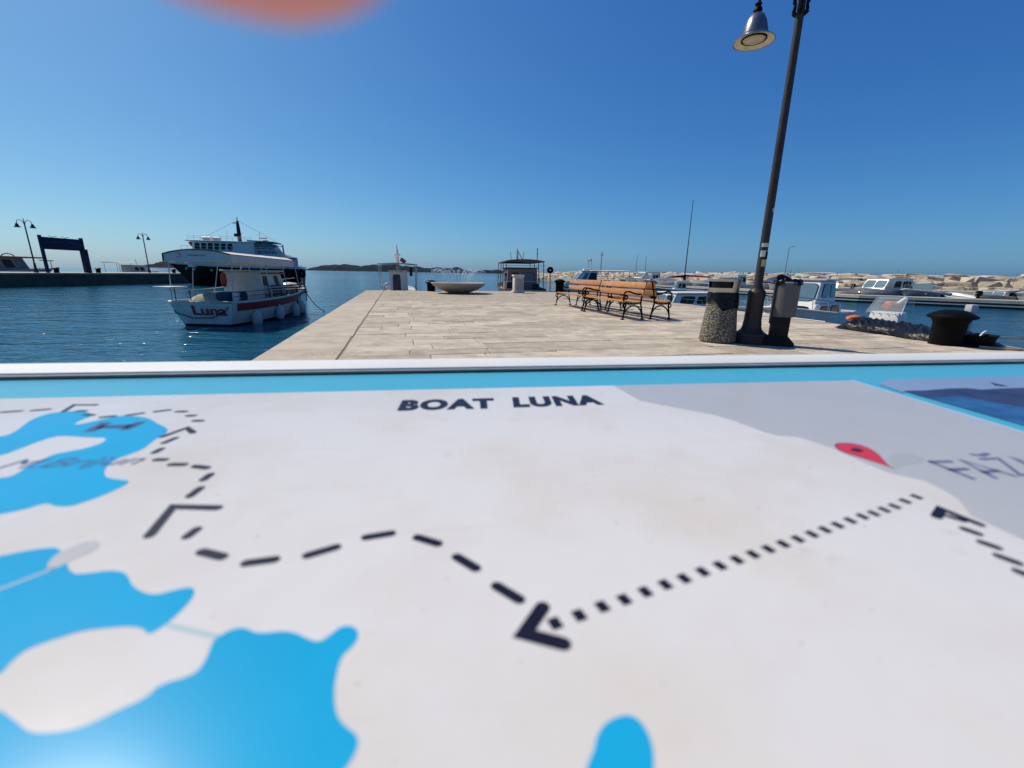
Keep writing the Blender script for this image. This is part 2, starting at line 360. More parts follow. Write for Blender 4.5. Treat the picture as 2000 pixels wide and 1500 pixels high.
for k in range(9):
    bm = bmesh.new(); rr = random.Random(40+k)
    for _ in range(15):
        v = Vector((rr.gauss(0, 1), rr.gauss(0, 1), rr.gauss(0, 1))).normalized()
        # squarish quarry block
        v = Vector([math.copysign(abs(c)**.4, c) for c in v]); bm.verts.new(v*rr.uniform(.85, 1.05))
    bmesh.ops.convex_hull(bm, input=bm.verts); bmesh.ops.delete(bm, geom=[v for v in bm.verts if not v.link_faces], context='VERTS')
    bmesh.ops.bevel(bm, geom=bm.edges[:], offset=.05, segments=1, affect='EDGES', clamp_overlap=True)
    me = bpy.data.meshes.new('rock'); bm.to_mesh(me); bm.free(); me.materials.append(M['rock']); RK.append(me)
cnt = 0; far = MB()
rows = ((.5, .70, .8), (1.1, 1.12, .8), (2.0, 1.5, .85), (3.2, 1.78, .9), (4.6, 1.98, .95), (6.4, 2.08, 1.0))
cand = []
for off, z, sz in rows:
    d = 0.
    while d < TOT:
        p, t = along(BWL, d); nr = Vector((t.y, -t.x))
        if nr.x < 0: nr = -nr
        r_ = sz*rng.uniform(.62, 1.15)
        q = p+nr*(off+1.3+rng.uniform(-.4, .5)); cand.append((math.hypot(q.x, q.y), q, z+rng.uniform(-.08, .07)-(.25 if d > TOT*.88 else 0), r_, t))
        d += r_*rng.uniform(1.1, 1.45)
cand.sort(key=lambda c: c[0])
for i, (dist, q, z, r_, t) in enumerate(cand):
    sc = (r_*rng.uniform(.95, 1.35), r_*rng.uniform(.7, .95), r_*rng.uniform(.45, .66)); rot = (rng.uniform(-.18, .18), rng.uniform(-.15, .15), math.atan2(t.y, t.x)+rng.uniform(-.6, .6))
    me = RK[rng.randrange(9)]
    if i < 300:
        o = bpy.data.objects.new('rock', me); COL.objects.link(o); o.parent = bw; o.location = (q.x, q.y, z); o.scale = sc; o.rotation_euler = rot
    else:
        mm = Matrix.LocRotScale(Vector((q.x, q.y, z)), __import__('mathutils').Euler(rot), Vector(sc)); far.add([mm @ v.co for v in me.vertices], [tuple(p.vertices) for p in me.polygons])
if far.v: stuff(far.build('distant_rocks', 'rock', bw, smooth=0))
# pontoon
PT = [(44.5, 20.5), (35.6, 30.5), (28.2, 37.4), (25, 53.5), (21.1, 64.5), (16.5, 80)]
pn = thing('pontoon', 'long low concrete mooring pontoon in front of the breakwater', 'pontoon', (0, 0, W))
for name, z0, z1, o0, o1, mt in (('deck', .40, .62, 0, 2.2, 'concrete'), ('float', -.5, .36, .18, 2.0, 'quaywall'), ('rubbing_strip', .17, .25, -.06, .1, 'tube')):
    q = MB(); vs = []; fs = []; k = 30; TT = plen(PT)
    for i in range(k+1):
        p, t = along(PT, TT*i/k); nr = Vector((t.y, -t.x))
        if nr.x < 0: nr = -nr
        for off, z in ((o0, z0), (o0, z1), (o1, z1), (o1, z0)): c = p+nr*off; vs.append((c.x, c.y, z))
    for i in range(k):
        for j in range(4): a = i*4+j; bb = i*4+(j+1) % 4; fs.append((a, a+4, bb+4, bb))
    q.add(vs, fs); q.build(name, mt, pn, smooth=0)
# ------------------------------------------------------------------ far quay on the left
FQ = [(-44.6, 22), (-43.9, 37.5), (-43.2, 44.5), (-41.8, 56), (-40.5, 66)]
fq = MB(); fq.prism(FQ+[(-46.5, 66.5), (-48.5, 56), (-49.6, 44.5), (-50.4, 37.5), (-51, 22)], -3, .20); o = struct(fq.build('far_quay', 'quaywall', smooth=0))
fq = MB(); fq.prism([(x+.12, y) for x, y in FQ]+[(-46.6, 66.4), (-48.6, 56), (-49.7, 44.5), (-50.5, 37.5), (-51.1, 22)], .20, .34); fq.build('coping', 'concrete', o, smooth=0)
ZQ = .34
M['fadedblue'] = mat('faded_sign_print', (.035, .045, .07), .7, var=.4, scale=9)
def far_lamp(x, y, h, rz, label):
    t = thing('street_lamp', label, 'street lamp', (x, y, ZQ), rz, 'double lamps on the far quay')
    b = MB(); b.lathe([(.16, 0), (.16, .25), (.10, .35), (.085, .8), (.06, .9), (.05, h-.2), (.035, h), (.02, h+.25), (.0, h+.3)], 12); b.build('pole', 'pole', t)
    for s in (-1, 1):
        b = MB(); b.path([(0, 0, h-.3), (s*.10, 0, h-.02), (s*.24, 0, h+.12), (s*.42, 0, h+.06), (s*.50, 0, h-.22)], .025, 6); b.build('arm', 'pole', t)
        b = MB(); b.lathe([(.05, 0), (.09, -.05), (.14, -.22), (.24, -.34), (.23, -.36), (.0, -.34)], 14, (s*.50, 0, h-.20)); b.build('lamp_shade', 'pole', t)
far_lamp(-45, 41.7, 4.55, R(60), 'double-armed lamp beside the dark gantry on the far quay')
far_lamp(-45, 54.7, 4.45, R(60), 'double-armed lamp beyond the gantry near the small canopy boat')
g = thing('sign_gantry', 'dark blue entrance gantry with a wide sign board on the far quay', 'gantry', (-44.6, 44.4, ZQ), R(90))
for x, wd, dp in ((-2.05, .2, .2), (1.95, .55, .3)):
    b = MB(); b.box((x, 0, 1.72), (.2 if x < 0 else .24, .22, 3.44), bev=.02); b.build('post', 'signblue', g)
b = MB(); b.box((1.98, -.0, 1.17), (.55, .36, 2.34), bev=.02); b.build('pylon', 'signblue', g)
b = MB(); b.box((-.05, -.02, 2.72), (3.75, .14, 1.12), bev=.015); bd = b.build('sign_board', 'signblue', g)
for x, wdt in ((-.75, 1.0), (.95, .6)): b = MB(); b.box((x, -.095, 2.85), (wdt, .012, .08)); b.build('faded_lettering', 'fadedblue', bd, smooth=0)
for x in (-.9, .3):
    b = MB(); b.path([(x-.35, 0, 3.42), (x-.1, -.05, 3.36), (x, 0, 3.28), (x+.12, -.05, 3.36), (x+.45, 0, 3.40)], .02, 5); b.build('light_bracket', 'iron', g)
def bollard(name, label, loc, h, r, group=None, rz=0):
    t = thing(name, label, 'bollard', loc, rz, group)
    b = MB(); b.lathe([(r*.98, 0), (r*.99, h*.05), (r*.98, h*.12), (r*.98, h*.4), (r*1.0, h*.62), (r*1.12, h*.72), (r*1.14, h*.75)], 28); b.build('body', 'iron', t)
    b = MB(); b.lathe([(r*1.12, h*.73), (r*1.33, h*.76), (r*1.41, h*.79), (r*1.42, h*.815), (r*1.36, h*.84), (r*1.1, h*.90), (r*.82, h*.955), (r*.5, h*.99), (.0, h)], 32, sx=1.0, sy=1.05); b.build('cap', 'iron', t)
    return t
for x, y, lb in ((-44.0, 42.6, 'small black bollard at the left foot of the gantry'), (-44.0, 46.9, 'small black bollard beside the gantry pylon'), (-43.2, 56.3, 'small black bollard at the far end of the far quay')):
    bollard('bollard', lb, (x, y, ZQ), .52, .2, 'bollards on the far quay')
# ------------------------------------------------------------------ on the pier
PZ = .003
# lamp post
lp = thing('street_lamp', 'tall dark cast iron street lamp between the two litter bins', 'street lamp', (3.74, 6.77, PZ))
b = MB(); b.lathe([(.235, 0), (.235, .055), (.222, .07), (.218, .10), (.232, .12), (.228, .15), (.185, .175), (.15, .21), (.134, .26), (.130, .32), (.124, .34), (.118, .58), (.118, .70), (.126, .73), (.128, .77), (.112, .80), (.095, .82), (.088, .84)], 28); b.build('base', 'pole', lp)
b = MB(); b.lathe([(.075, .835), (.07, .87), (.062, .89), (.06, 1.4), (.055, 2.8), (.049, 4.2), (.046, 5.2), (.03, 5.35), (0, 5.42)], 20); b.build('pole', 'pole', lp)
b = MB()
for q in range(6):
    a = q*math.pi/3; c, s_ = math.cos(a), math.sin(a)
    b.path([(c*.055, s_*.055, 4.38), (c*.09, s_*.09, 4.42), (c*.075, s_*.075, 4.5), (c*.10, s_*.10, 4.56), (c*.07, s_*.07, 4.66), (c*.11, s_*.11, 4.74), (c*.06, s_*.06, 4.86)], [.012, .022, .014, .022, .014, .022, .012], 6)
b.build('scrollwork', 'iron', lp)
b = MB(); b.path([(-.04, 0, 4.75), (-.12, 0, 5.0), (-.25, 0, 5.12), (-.42, -.0, 5.08), (-.53, 0, 4.9), (-.555, 0, 4.62), (-.56, 0, 4.5)], [.03, .028, .026, .025, .024, .022, .02], 8)
b.path([(-.08, 0, 4.72), (-.25, 0, 4.78), (-.33, 0, 4.9), (-.28, 0, 5.0), (-.2, 0, 4.95)], .014, 6); b.build('arm', 'iron', lp)
LX = -.565
b = MB(); b.lathe([(.02, 4.52), (.045, 4.50), (.03, 4.47), (.05, 4.45), (.055, 4.42), (.025, 4.40)], 14, (LX, 0, 0)); b.build('finial', 'iron', lp)
b = MB(); b.lathe([(.035, 4.405), (.085, 4.37), (.125, 4.30), (.15, 4.21), (.157, 4.165), (.163, 4.16), (.165, 4.135), (.20, 4.115), (.24, 4.09), (.258, 4.073), (.256, 4.066), (.23, 4.082), (.17, 4.105)], 36, (LX, 0, 0))
b.f = b.f[:-2]; b.build('lamp_shade', 'lampmetal', lp)
b = MB(); b.lathe([(.255, 4.068), (.23, 4.080), (.168, 4.102), (.02, 4.125)], 36, (LX, 0, 0)); b.f = b.f[:-2]; b.build('reflector', 'lampinner', lp)
b = MB(); b.lathe([(.155, 4.107), (.158, 4.090), (.145, 4.086), (.14, 4.10)], 32, (LX, 0, 0)); b.f = b.f[:-2]; b.build('lens_ring', 'iron', lp)
b = MB(); b.lathe([(.142, 4.10), (.13, 4.085), (.09, 4.072), (.04, 4.066), (0, 4.065)], 28, (LX, 0, 0)); b.build('lens', 'lampglass', lp)
def sticker(z, hgt, a0, a1, mt, r):
    b = MB(); vs = []; k = 8
    for i in range(k+1):
        a = R(a0+(a1-a0)*i/k)
        for zz in (z, z+hgt): vs.append((math.cos(a)*r, math.sin(a)*r, zz))
    b.add(vs, [(2*i, 2*i+2, 2*i+3, 2*i+1) for i in range(k)]); b.build('sticker', mt, lp)
sticker(1.30, .09, -150, -85, 'sticker', .0645); sticker(1.16, .10, -120, -40, 'ysticker', .0655); sticker(1.44, .055, -150, -60, 'sticker', .0635); sticker(1.93, .05, -80, -20, 'sticker', .062); sticker(1.27, .10, -78, -30, 'iron', .0648)
# concrete litter bin
cb = thing('litter_bin', 'exposed aggregate concrete litter bin with steel hood and black liner', 'litter bin', (3.27, 6.86, PZ), R(-18))
def agg():
    A = bpy.data.materials.new('exposed_aggregate'); A.use_nodes = True; t = A.node_tree; N = t.nodes; K = t.links; b = N['Principled BSDF']; b.inputs['Roughness'].default_value = .85
    tc = N.new('ShaderNodeTexCoord'); v = N.new('ShaderNodeTexVoronoi'); v.inputs['Scale'].default_value = 48; K.new(tc.outputs['Object'], v.inputs['Vector'])
    r = N.new('ShaderNodeValToRGB'); el = r.color_ramp.elements
    el[0].position = 0; el[0].color = (.33, .27, .19, 1); el[1].position = 1; el[1].color = (.10, .08, .06, 1)
    e = el.new(.35); e.color = (.26, .21, .15, 1); e = el.new(.5); e.color = (.44, .39, .30, 1); e = el.new(.75); e.color = (.20, .17, .13, 1)
    sp = N.new('ShaderNodeSeparateColor'); K.new(v.outputs['Color'], sp.inputs[0]); K.new(sp.outputs[0], r.inputs[0])
    mr = N.new('ShaderNodeMapRange'); mr.inputs[1].default_value = .38; mr.inputs[2].default_value = .62; K.new(v.outputs['Distance'], mr.inputs[0])
    mx = N.new('ShaderNodeMix'); mx.data_type = 'RGBA'; K.new(mr.outputs[0], mx.inputs[0]); K.new(r.outputs[0], mx.inputs[6]); mx.inputs[7].default_value = (.07, .058, .045, 1); K.new(mx.outputs[2], b.inputs['Base Color'])
    bp = N.new('ShaderNodeBump'); bp.invert = True; bp.inputs['Strength'].default_value = .9; bp.inputs['Distance'].default_value = .012; K.new(v.outputs['Distance'], bp.inputs['Height']); K.new(bp.outputs[0], b.inputs['Normal'])
    return A
M['agg'] = agg()
b = MB(); b.lathe([(.245, 0), (.268, .015), (.272, .05), (.262, .16), (.245, .32), (.228, .50), (.217, .68), (.215, .74), (.20, .745), (.19, .70)], 40); b.build('concrete_body', 'agg', cb)
b = MB(); vs = []; n = 48
for i in range(n):
    a = 2*math.pi*i/n; lo = .60+.05*math.sin(a*2+1)+.03*math.sin(a*5)+.012*rng.uniform(-1, 1)-.05*max(0, math.cos(a+.6))
    for z, r_ in ((.775, .205), (.765, .226), (.72, .230+.004*math.sin(a*9)), (lo+.03, .236+.006*math.sin(a*7+2)), (lo, .241)): vs.append((math.cos(a)*r_, math.sin(a)*r_, z))
b.add(vs, [(i*5+j, ((i+1) % n)*5+j, ((i+1) % n)*5+j+1, i*5+j+1) for i in range(n) for j in range(4)]); b.build('bin_liner', 'bag', cb)
b = MB(); HO = (.77, .83, .845, .925, .94, .985)
n = 44; ring = []; vs = []; fs = []
def hole(i, j):
    a = (i+.5)/n*360
    return j in (2,) and False
zs = [.765, .80, .835, .93, .965]; rs = [.213, .216, .222, .232, .236]
for z, r_ in zip(zs, rs):
    for i in range(n): a = 2*math.pi*i/n; vs.append((math.cos(a)*r_, math.sin(a)*r_, z))
for j in range(4):
    for i in range(n):
        a = ((i+.5)*360/n+90+28+180) % 360-180          # opening faces the panel
        if j == 2 and abs(a) < 52: continue
        fs.append((j*n+i, j*n+(i+1) % n, (j+1)*n+(i+1) % n, (j+1)*n+i))
b.add(vs, fs); b.build('hood', 'steel', cb)
b = MB(); b.lathe([(.243, .957), (.247, .967), (.243, .979), (.20, .986), (.1, .989), (0, .990)], 40); b.build('hood_lid', 'steel', cb)
b = MB(); b.lathe([(.195, .76), (.198, .955)], 30); b.f = b.f[:-2]; b.build('inner_liner', 'bag', cb)
# grey post bin
gb = thing('litter_bin', 'slim dark grey metal litter bin on a flared foot beside the lamp', 'litter bin', (4.08, 6.62, PZ), R(-24))
b = MB(); b.box((0, 0, .022), (.42, .34, .044), bev=.012); b.add([(-.21, -.17, .044), (.21, -.17, .044), (.21, .17, .044), (-.21, .17, .044), (-.13, -.10, .135), (.13, -.10, .135), (.13, .10, .135), (-.13, .10, .135)], [(0, 1, 5, 4), (1, 2, 6, 5), (2, 3, 7, 6), (3, 0, 4, 7), (4, 5, 6, 7)]); b.build('foot', 'darkmetal', gb)
b = MB(); b.box((0, 0, .30), (.245, .19, .36), bev=.02); b.box((-.115, .02, .62), (.05, .21, .62), bev=.012); b.build('post', 'darkmetal', gb)
b = MB(); vs = []; n = 22
prof = [(.165*math.sin(R(-105+210*i/n)), -.145*math.cos(R(-105+210*i/n))-.0) for i in range(n+1)]+[(.13, .09), (-.13, .09)]
b.prism(prof, .43, .93); b.build('drum', 'binmetal', gb, loc=(.02, -.015, 0))
b = MB(); b.prism([(p[0]*1.05, p[1]*1.05) for p in prof], .925, .945); b.build('rim', 'tube', gb, loc=(.02, -.015, 0))
b = MB(); vs = []; n = 30
for i in range(n):
    a = 2*math.pi*i/n; k = 1+.06*math.sin(5*a)+.05*math.sin(9*a+1)
    for z, r_ in ((.905+.02*math.sin(3*a), 1.08), (.95, 1.10), (.975+.015*math.sin(4*a), .95), (.962, .55), (.955, .1)): vs.append((math.cos(a)*.165*r_*k+.02, math.sin(a)*.13*r_*k-.02, z))
b.add(vs, [(i*5+j, ((i+1) % n)*5+j, ((i+1) % n)*5+j+1, i*5+j+1) for i in range(n) for j in range(4)])
for i in range(3): b.lathe([(.0, 0), (.05, .02), (.072, .05), (.06, .085), (.02, .105), (0, .11)], 9, (-.085+.035*i, -.03-.02*i, .945-.018*i))
b.build('bag_top', 'bag', gb)
# benches
BL = 2.28
def iron_frame(t, x):
    b = MB()
    def P(pts, r=.016): b.path([(x, p, q) for p, q in pts], r, 6, flat=1.5)
    # y forward (sitting direction), z up; rear foot at -.25, front foot at +.25
    P([(.26, .0), (.245, .10), (.225, .22), (.20, .32), (.225, .40)], .017)                # front leg
    P([(-.25, .0), (-.235, .12), (-.205, .26), (-.18, .36), (-.19, .50), (-.235, .68), (-.275, .82), (-.285, .86)], .018)  # rear leg and back stay
    P([(.245, .11), (.20, .20), (.13, .275), (.05, .315), (-.05, .315), (-.13, .275), (-.195, .20), (-.235, .11)], .012)      # arch below seat
    P([(.255, .385), (.12, .365), (-.02, .36), (-.19, .39)], .017)                        # seat rail
    P([(-.215, .585), (-.10, .575), (.02, .60), (.13, .635), (.215, .635), (.265, .59), (.27, .52), (.235, .47), (.185, .475), (.165, .515), (.19, .548), (.222, .535), (.222, .51)], .014)  # arm and volute
    P([(.225, .40), (.262, .43), (.27, .49)], .014)
    P([(.24, .36), (.275, .335), (.275, .29), (.245, .275), (.225, .30)], .010)
    b.box((x, .262, .012), (.06, .075, .024)); b.box((x, -.252, .012), (.06, .075, .024)); b.build('end_frame', 'iron', t)
def bench(loc, rz, label):
    t = thing('park_bench', label, 'bench', (*loc, PZ), rz, 'orange slat benches on the pier')
    for x in (-BL/2+.06, BL/2-.06): iron_frame(t, x)
    for y, z, w_ in ((.215, .415, .085), (.118, .400, .085), (.022, .392, .085), (-.075, .395, .085)):
        b = MB(); b.box((0, y, z), (BL, w_, .034), bev=.010); b.build('seat_slat', 'wood', t)
    for y, z in ((-.198, .60), (-.240, .775)):
        b = MB(); b.box((0, y, z), (BL, .034, .135), bev=.012, rx=R(13)); b.build('back_slat', 'wood', t)
    b = MB(); b.box((0, -.0, .225), (BL-.12, .02, .012)); b.build('stretcher', 'iron', t)
fl = math.atan2(-.2547, -.967); rzL = fl-math.pi/2; rzR = rzL+math.pi
bench((2.51, 11.16), rzL, 'orange slat bench facing the water, its back to another, nearer the lamp')
bench((3.20, 11.34), rzR, 'orange slat bench facing the moored small boats, nearer the lamp')
bench((1.94, 13.55), rzL, 'orange slat bench nearer the fountain, facing the fountain side')
bench((2.63, 13.73), rzR, 'orange slat bench nearer the fountain, facing the small boats')
# fountain bowl
fo = thing('fountain', 'wide shallow stone fountain bowl throwing fine water jets on the pier', 'fountain', (-2.72, 21.8, PZ))
b = MB(); b.lathe([(.36, 0), (.46, .012), (.72, .10), (1.0, .22), (1.25, .37), (1.37, .50), (1.35, .515), (1.31, .505), (1.18, .40), (.6, .26), (0, .22)], 64); b.build('bowl', 'bowlstone', fo)
b = MB(); b.lathe([(1.27, .44), (0, .441)], 48); b.build('pool_water', 'water', fo)
M['spray'] = glass_mat('water_spray', (.85, .9, .95), .35, 0., .38)
for k in range(24):
    a = k*math.pi/12+.1; b = MB(); c, s_ = math.cos(a), math.sin(a)
    pts = []
    for i in range(15):
        u = i/14; r_ = .42+.90*u; z = .46+(.66+.06*math.sin(k*2.3))*(1-((u-.72)/.72)**2); pts.append((c*r_, s_*r_, z))
    b.path(pts, [.005+.011*abs(math.sin(i*1.9+k))*(i/14+.3) for i in range(15)], 5); b.build('water_jet', 'spray', fo)
b = MB(); rr = random.Random(3)
for _ in range(1500):
    a = rr.uniform(0, 6.28); u = rr.random(); r_ = .42+.90*u+rr.gauss(0, .05); z = .46+.68*(1-((u-.72)/.72)**2)*(rr.uniform(.25, 1.06) if u > .6 else rr.uniform(.85, 1.05)); s_ = rr.uniform(.004, .012); c = Vector((math.cos(a)*r_, math.sin(a)*r_, z))
    b.add([c+Vector((s_, 0, 0)), c+Vector((-s_, 0, 0)), c+Vector((0, s_, 0)), c+Vector((0, -s_, 0)), c+Vector((0, 0, s_*1.5)), c+Vector((0, 0, -s_*1.5))], [(0, 2, 4), (2, 1, 4), (1, 3, 4), (3, 0, 4), (2, 0, 5), (1, 2, 5), (3, 1, 5), (0, 3, 5)])
stuff(b.build('spray_droplets', 'spray', fo))
pd = thing('pedestal', 'short pale stone pedestal with square cap beyond the fountain', 'pedestal', (.23, 23.5, PZ), R(14))
b = MB(); b.box((0, 0, .05), (.62, .5, .10), bev=.015); b.build('plinth', 'pedstone', pd)
b = MB(); b.box((0, 0, .47), (.50, .44, .74), bev=.01, taper=.97); b.build('shaft', 'pedstone', pd)
b = MB(); b.box((0, 0, .885), (.58, .5, .09), bev=.015); b.build('cap', 'pedstone', pd)
b = MB(); b.box((.02, -.218, .45), (.38, .012, .58), bev=.004); b.build('face_panel', 'bowlstone', pd, smooth=0)
bollard('bollard', 'black mushroom bollard at the pier end left of the fountain bowl', (-4.45, 23.75, PZ), .58, .22)
bollard('bollard', 'black mushroom bollard at the pier corner behind the benches', (2.72, 26.1, PZ), .72, .24)
bollard('mooring_bollard', 'large glossy black mooring bollard beside the crumpled plastic sheet', (6.98, 6.92, PZ), .56, .212)
t = thing('tyre_fender', 'round black tyre hung on a short post beside the corner bollard', 'tyre', (2.22, 27.3, W))
b = MB(); b.path([(math.cos(a)*.12, 0, 2.13+math.sin(a)*.12) for a in [i*math.pi/12 for i in range(24)]], .085, 8, closed=True); b.build('tyre', 'rubber', t)
b = MB(); b.tube((.1, .16, -1.2), (.02, .1, 2.1), .025, n=10); b.build('post', 'darkmetal', t)
# plastic sheet
b = MB(); nx, ny = 110, 36; vs = []; rr = random.Random(5); phs = [(rr.uniform(14, 60), rr.uniform(6, 30), rr.uniform(0, 6.3), rr.uniform(.002, .006)) for _ in range(30)]
for i in range(nx+1):
    u = i/nx
    for j in range(ny+1):
        v = j/ny; env = (math.sin(math.pi*v)**.4 if 0 < v < 1 else 0)*min(1, u*9+.15)*min(1, (1-u)*6+.1)
        h_ = .235-.05*u+sum(a*math.sin(f1*u*2.2+f2*v*1.6+p) for f1, f2, p, a in phs)
        vs.append((u*2.55+.03*math.sin(v*9), (v-.5)*(.78+.08*math.sin(u*11)+.05*math.sin(u*23)), max(.006, env*h_)))
b.add(vs, [(i*(ny+1)+j, (i+1)*(ny+1)+j, (i+1)*(ny+1)+j+1, i*(ny+1)+j+1) for i in range(nx) for j in range(ny)])
ps = b.build('plastic_sheet', 'film', loc=(7.20, 9.2, PZ+.004), rz=R(-85), smooth=75); tag(ps, 'crumpled shiny black plastic sheet on the pier edge by the large bollard', 'plastic sheet')
t = thing('rubber_tub', 'low black rubber tub lying against the large bollard', 'tub', (7.40, 6.84, PZ))
b = MB(); b.lathe([(.20, 0), (.23, .02), (.285, .17), (.295, .175), (.285, .18), (.22, .05), (0, .04)], 28, sx=.85, sy=.72); b.build('shell', 'rubber', t)
b = MB(); b.path([(math.cos(a)*.15, math.sin(a)*.12, .07+.01*math.sin(3*a)) for a in [i*.42 for i in range(32)]], .02, 6); b.build('coiled_line', 'darkrope', t)
def rope(label, pts, r, mt='rope'):
    P_ = [Vector(p) for p in pts]; out = []
    for i in range(len(P_)-1):
        a = P_[max(i-1, 0)]; b0 = P_[i]; c = P_[i+1]; d = P_[min(i+2, len(P_)-1)]
        for k in range(6):
            t_ = k/6; out.append(.5*((2*b0)+(c-a)*t_+(2*a-5*b0+4*c-d)*t_*t_+(3*b0-a-3*c+d)*t_**3))
    out.append(P_[-1]); b = MB(); b.path(out, r, 6); return tag(b.build('mooring_rope', mt), label, 'rope')
rope('white rope loop standing up from the black rubber tub', [(7.50, 6.92, .10), (7.54, 6.93, .17), (7.60, 6.94, .215), (7.66, 6.95, .20), (7.66, 6.95, .15), (7.60, 6.95, .12)], .019, 'wrope')
rope('pale mooring rope running from the rubber tub out over the water', [(7.55, 6.7, .16), (7.85, 6.72, .15), (8.6, 6.8, .10), (9.6, 6.9, .06), (11, 7.2, -.05)], .016)
rope('pale mooring rope lying across the pier edge past the tub', [(7.15, 6.55, .03), (7.5, 6.42, .02), (7.9, 6.4, .02), (8.6, 6.3, -.02), (10, 6.2, -.2)], .018)
rope('short frayed rope end lying on the paving by the tub', [(7.35, 6.5, .02), (7.6, 6.58, .02), (7.72, 6.5, .02), (7.6, 6.42, .02), (7.8, 6.36, .02)], .014)
t = thing('mooring_post', 'pale grey square mooring post with a wider head behind the large bollard', 'post', (8.12, 7.75, W-1.2))
b = MB(); b.box((0, 0, 1.3), (.09, .09, 2.6), bev=.008); b.build('shaft', 'greypaint', t)
b = MB(); b.box((0, 0, 2.63), (.13, .13, .14), bev=.02); b.build('head', 'greypaint', t)

# ------------------------------------------------------------------ boats
def hull_fn(L, B, F, draft=.4, sheer=.3, stern=.8, rake=.5, trake=.12):
    def P(t, v):
        if t < .45: w_ = stern+(1-stern)*math.sin(math.pi/2*t/.45)
        else: w_ = max(.015, (1-((t-.45)/.55)**2.3))**.85
        a = .30+1.1*max(0, (t-.5)/.5)**1.6
        y = B/2*w_*(v**a if v > 0 else 0)
        x = -L/2+L*t-rake*(1-v)*t**3+trake*(1-v)*(1-t)**4
        zs = F+sheer*t*t+.12*sheer*(1-t)**2; zk = -draft*(1-t**6)
        return Vector((x, y, zk+v*(zs-zk)))
    return P
def add_hull(root, P, bands, deck='deck', rim='white', drop=.10, rimr=.035, nt=16):
    for (va, vb, mt, nm) in bands:
        b = MB(); k = max(2, int((vb-va)*10)); off = 0 if nm == 'hull' else .004
        for s in (1, -1):
            vs = []; fs = []
            for i in range(nt+1):
                for j in range(k+1):
                    p = P(i/nt, va+(vb-va)*j/k); vs.append((p.x, s*(p.y+off), p.z))
            for i in range(nt):
                for j in range(k): a = i*(k+1)+j; fs.append((a, a+k+1, a+k+2, a+1))
            b.add(vs, fs)
        vs = []; fs = []
        for j in range(k+1):
            p = P(0, va+(vb-va)*j/k); vs += [(p.x-off, p.y, p.z), (p.x-off, -p.y, p.z)]
        fs = [(2*j, 2*j+1, 2*j+3, 2*j+2) for j in range(k)]; b.add(vs, fs); b.build(nm, mt, root, smooth=50)
    b = MB(); vs = []; fs = []
    for i in range(nt+1):
        p = P(i/nt*.985, 1); y = max(0, p.y-.03); vs += [(p.x+.01, y, p.z-drop), (p.x+.01, -y, p.z-drop)]
    b.add(vs, [(2*i, 2*i+1, 2*i+3, 2*i+2) for i in range(nt)]); b.build('deck', deck, root, smooth=0)
    b = MB(); pts = [P(i/nt, 1) for i in range(nt+1)]
    b.path([(p.x, -p.y, p.z) for p in pts]+[(p.x, p.y, p.z) for p in pts[::-1]], rimr, 6, closed=True); b.build('gunwale', rim, root)
def cabin(root, x0, x1, wd, z0, z1, mt='white', front=.25, back=.0, side=.06, name='cabin', roof=None, over=.08, bev=True):
    """wedge cabin: x0 aft, x1 forward at the foot; front/back = rake of the ends"""
    b = MB(); h = wd/2
    b.add([(x0, -h, z0), (x1, -h*.9, z0), (x1, h*.9, z0), (x0, h, z0), (x0+back, -h+side, z1), (x1-front, -h*.9+side, z1), (x1-front, h*.9-side, z1), (x0+back, h-side, z1)],
          [(3, 2, 1, 0), (4, 5, 6, 7), (0, 1, 5, 4), (1, 2, 6, 5), (2, 3, 7, 6), (3, 0, 4, 7)])
    c = b.build(name, mt, root, smooth=0)
    if bev:
        md = c.modifiers.new('bevel', 'BEVEL'); md.width = .035; md.segments = 2
    if roof:
        b = MB(); b.box(((x0+back+x1-front)/2, 0, z1+.03), (x1-front-x0-back+2*over, wd-2*side+2*over, .055), bev=.022); b.build('cabin_roof', roof, c)
    def on(face, u0, u1, v0, v1, mt2='dglass', nm='window', th=.012, slant=0.):
        H_ = z1-z0
        def pt(u, v):
            if face in ('port', 'starboard'):
                s = 1 if face == 'port' else -1; xa = x0+back*v; xb = x1-front*v; x = xa+(xb-xa)*u+slant*v
                k = (x-x0)/(x1-x0); y = (h-(h*.1)*k)-side*v; return Vector((x, s*y, z0+H_*v))
            if face == 'front': hh = h*.9-side*v; return Vector((x1-front*v, -hh+2*hh*u, z0+H_*v))
            hh = h-side*v; return Vector((x0+back*v, -hh+2*hh*u, z0+H_*v))
        ps = [pt(u0, v0), pt(u1, v0), pt(u1, v1), pt(u0, v1)]
        # rounded corners
        q = []
        for i, p in enumerate(ps):
            a = ps[i-1]; d = ps[(i+1) % 4]; q += [p+(a-p)*.16, p+(a-p)*.05+(d-p)*.05, p+(d-p)*.16]
        nrm = {'port': Vector((0, 1, 0)), 'starboard': Vector((0, -1, 0)), 'front': Vector((1, 0, .2)), 'back': Vector((-1, 0, 0))}[face]
        cen = sum(q, Vector())/len(q)
        b = MB(); b.plate([cen+(p-cen)*1.07 for p in q], nrm*th*.6); f_ = b.build(nm, 'rubber', c, smooth=0)
        b = MB(); b.plate(q, nrm*th); b.build(nm+'_pane', mt2, c, smooth=0)
    return c, on
def rail(root, pts, r=.014, mt='steel', name='rail', n=6):
    b = MB(); b.path(pts, r, n); return b.build(name, mt, root)
def posts(root, lst, r=.016, mt='steel', name='post'):
    for a, c in lst: b = MB(); b.tube(a, c, r, n=6); b.build(name, mt, root)
def outboard(root, x, z):
    b = MB(); b.box((x-.12, 0, z+.28), (.34, .24, .30), bev=.07); b.box((x-.10, 0, z-.05), (.14, .12, .5), bev=.03); b.build('outboard_motor', 'black', root)
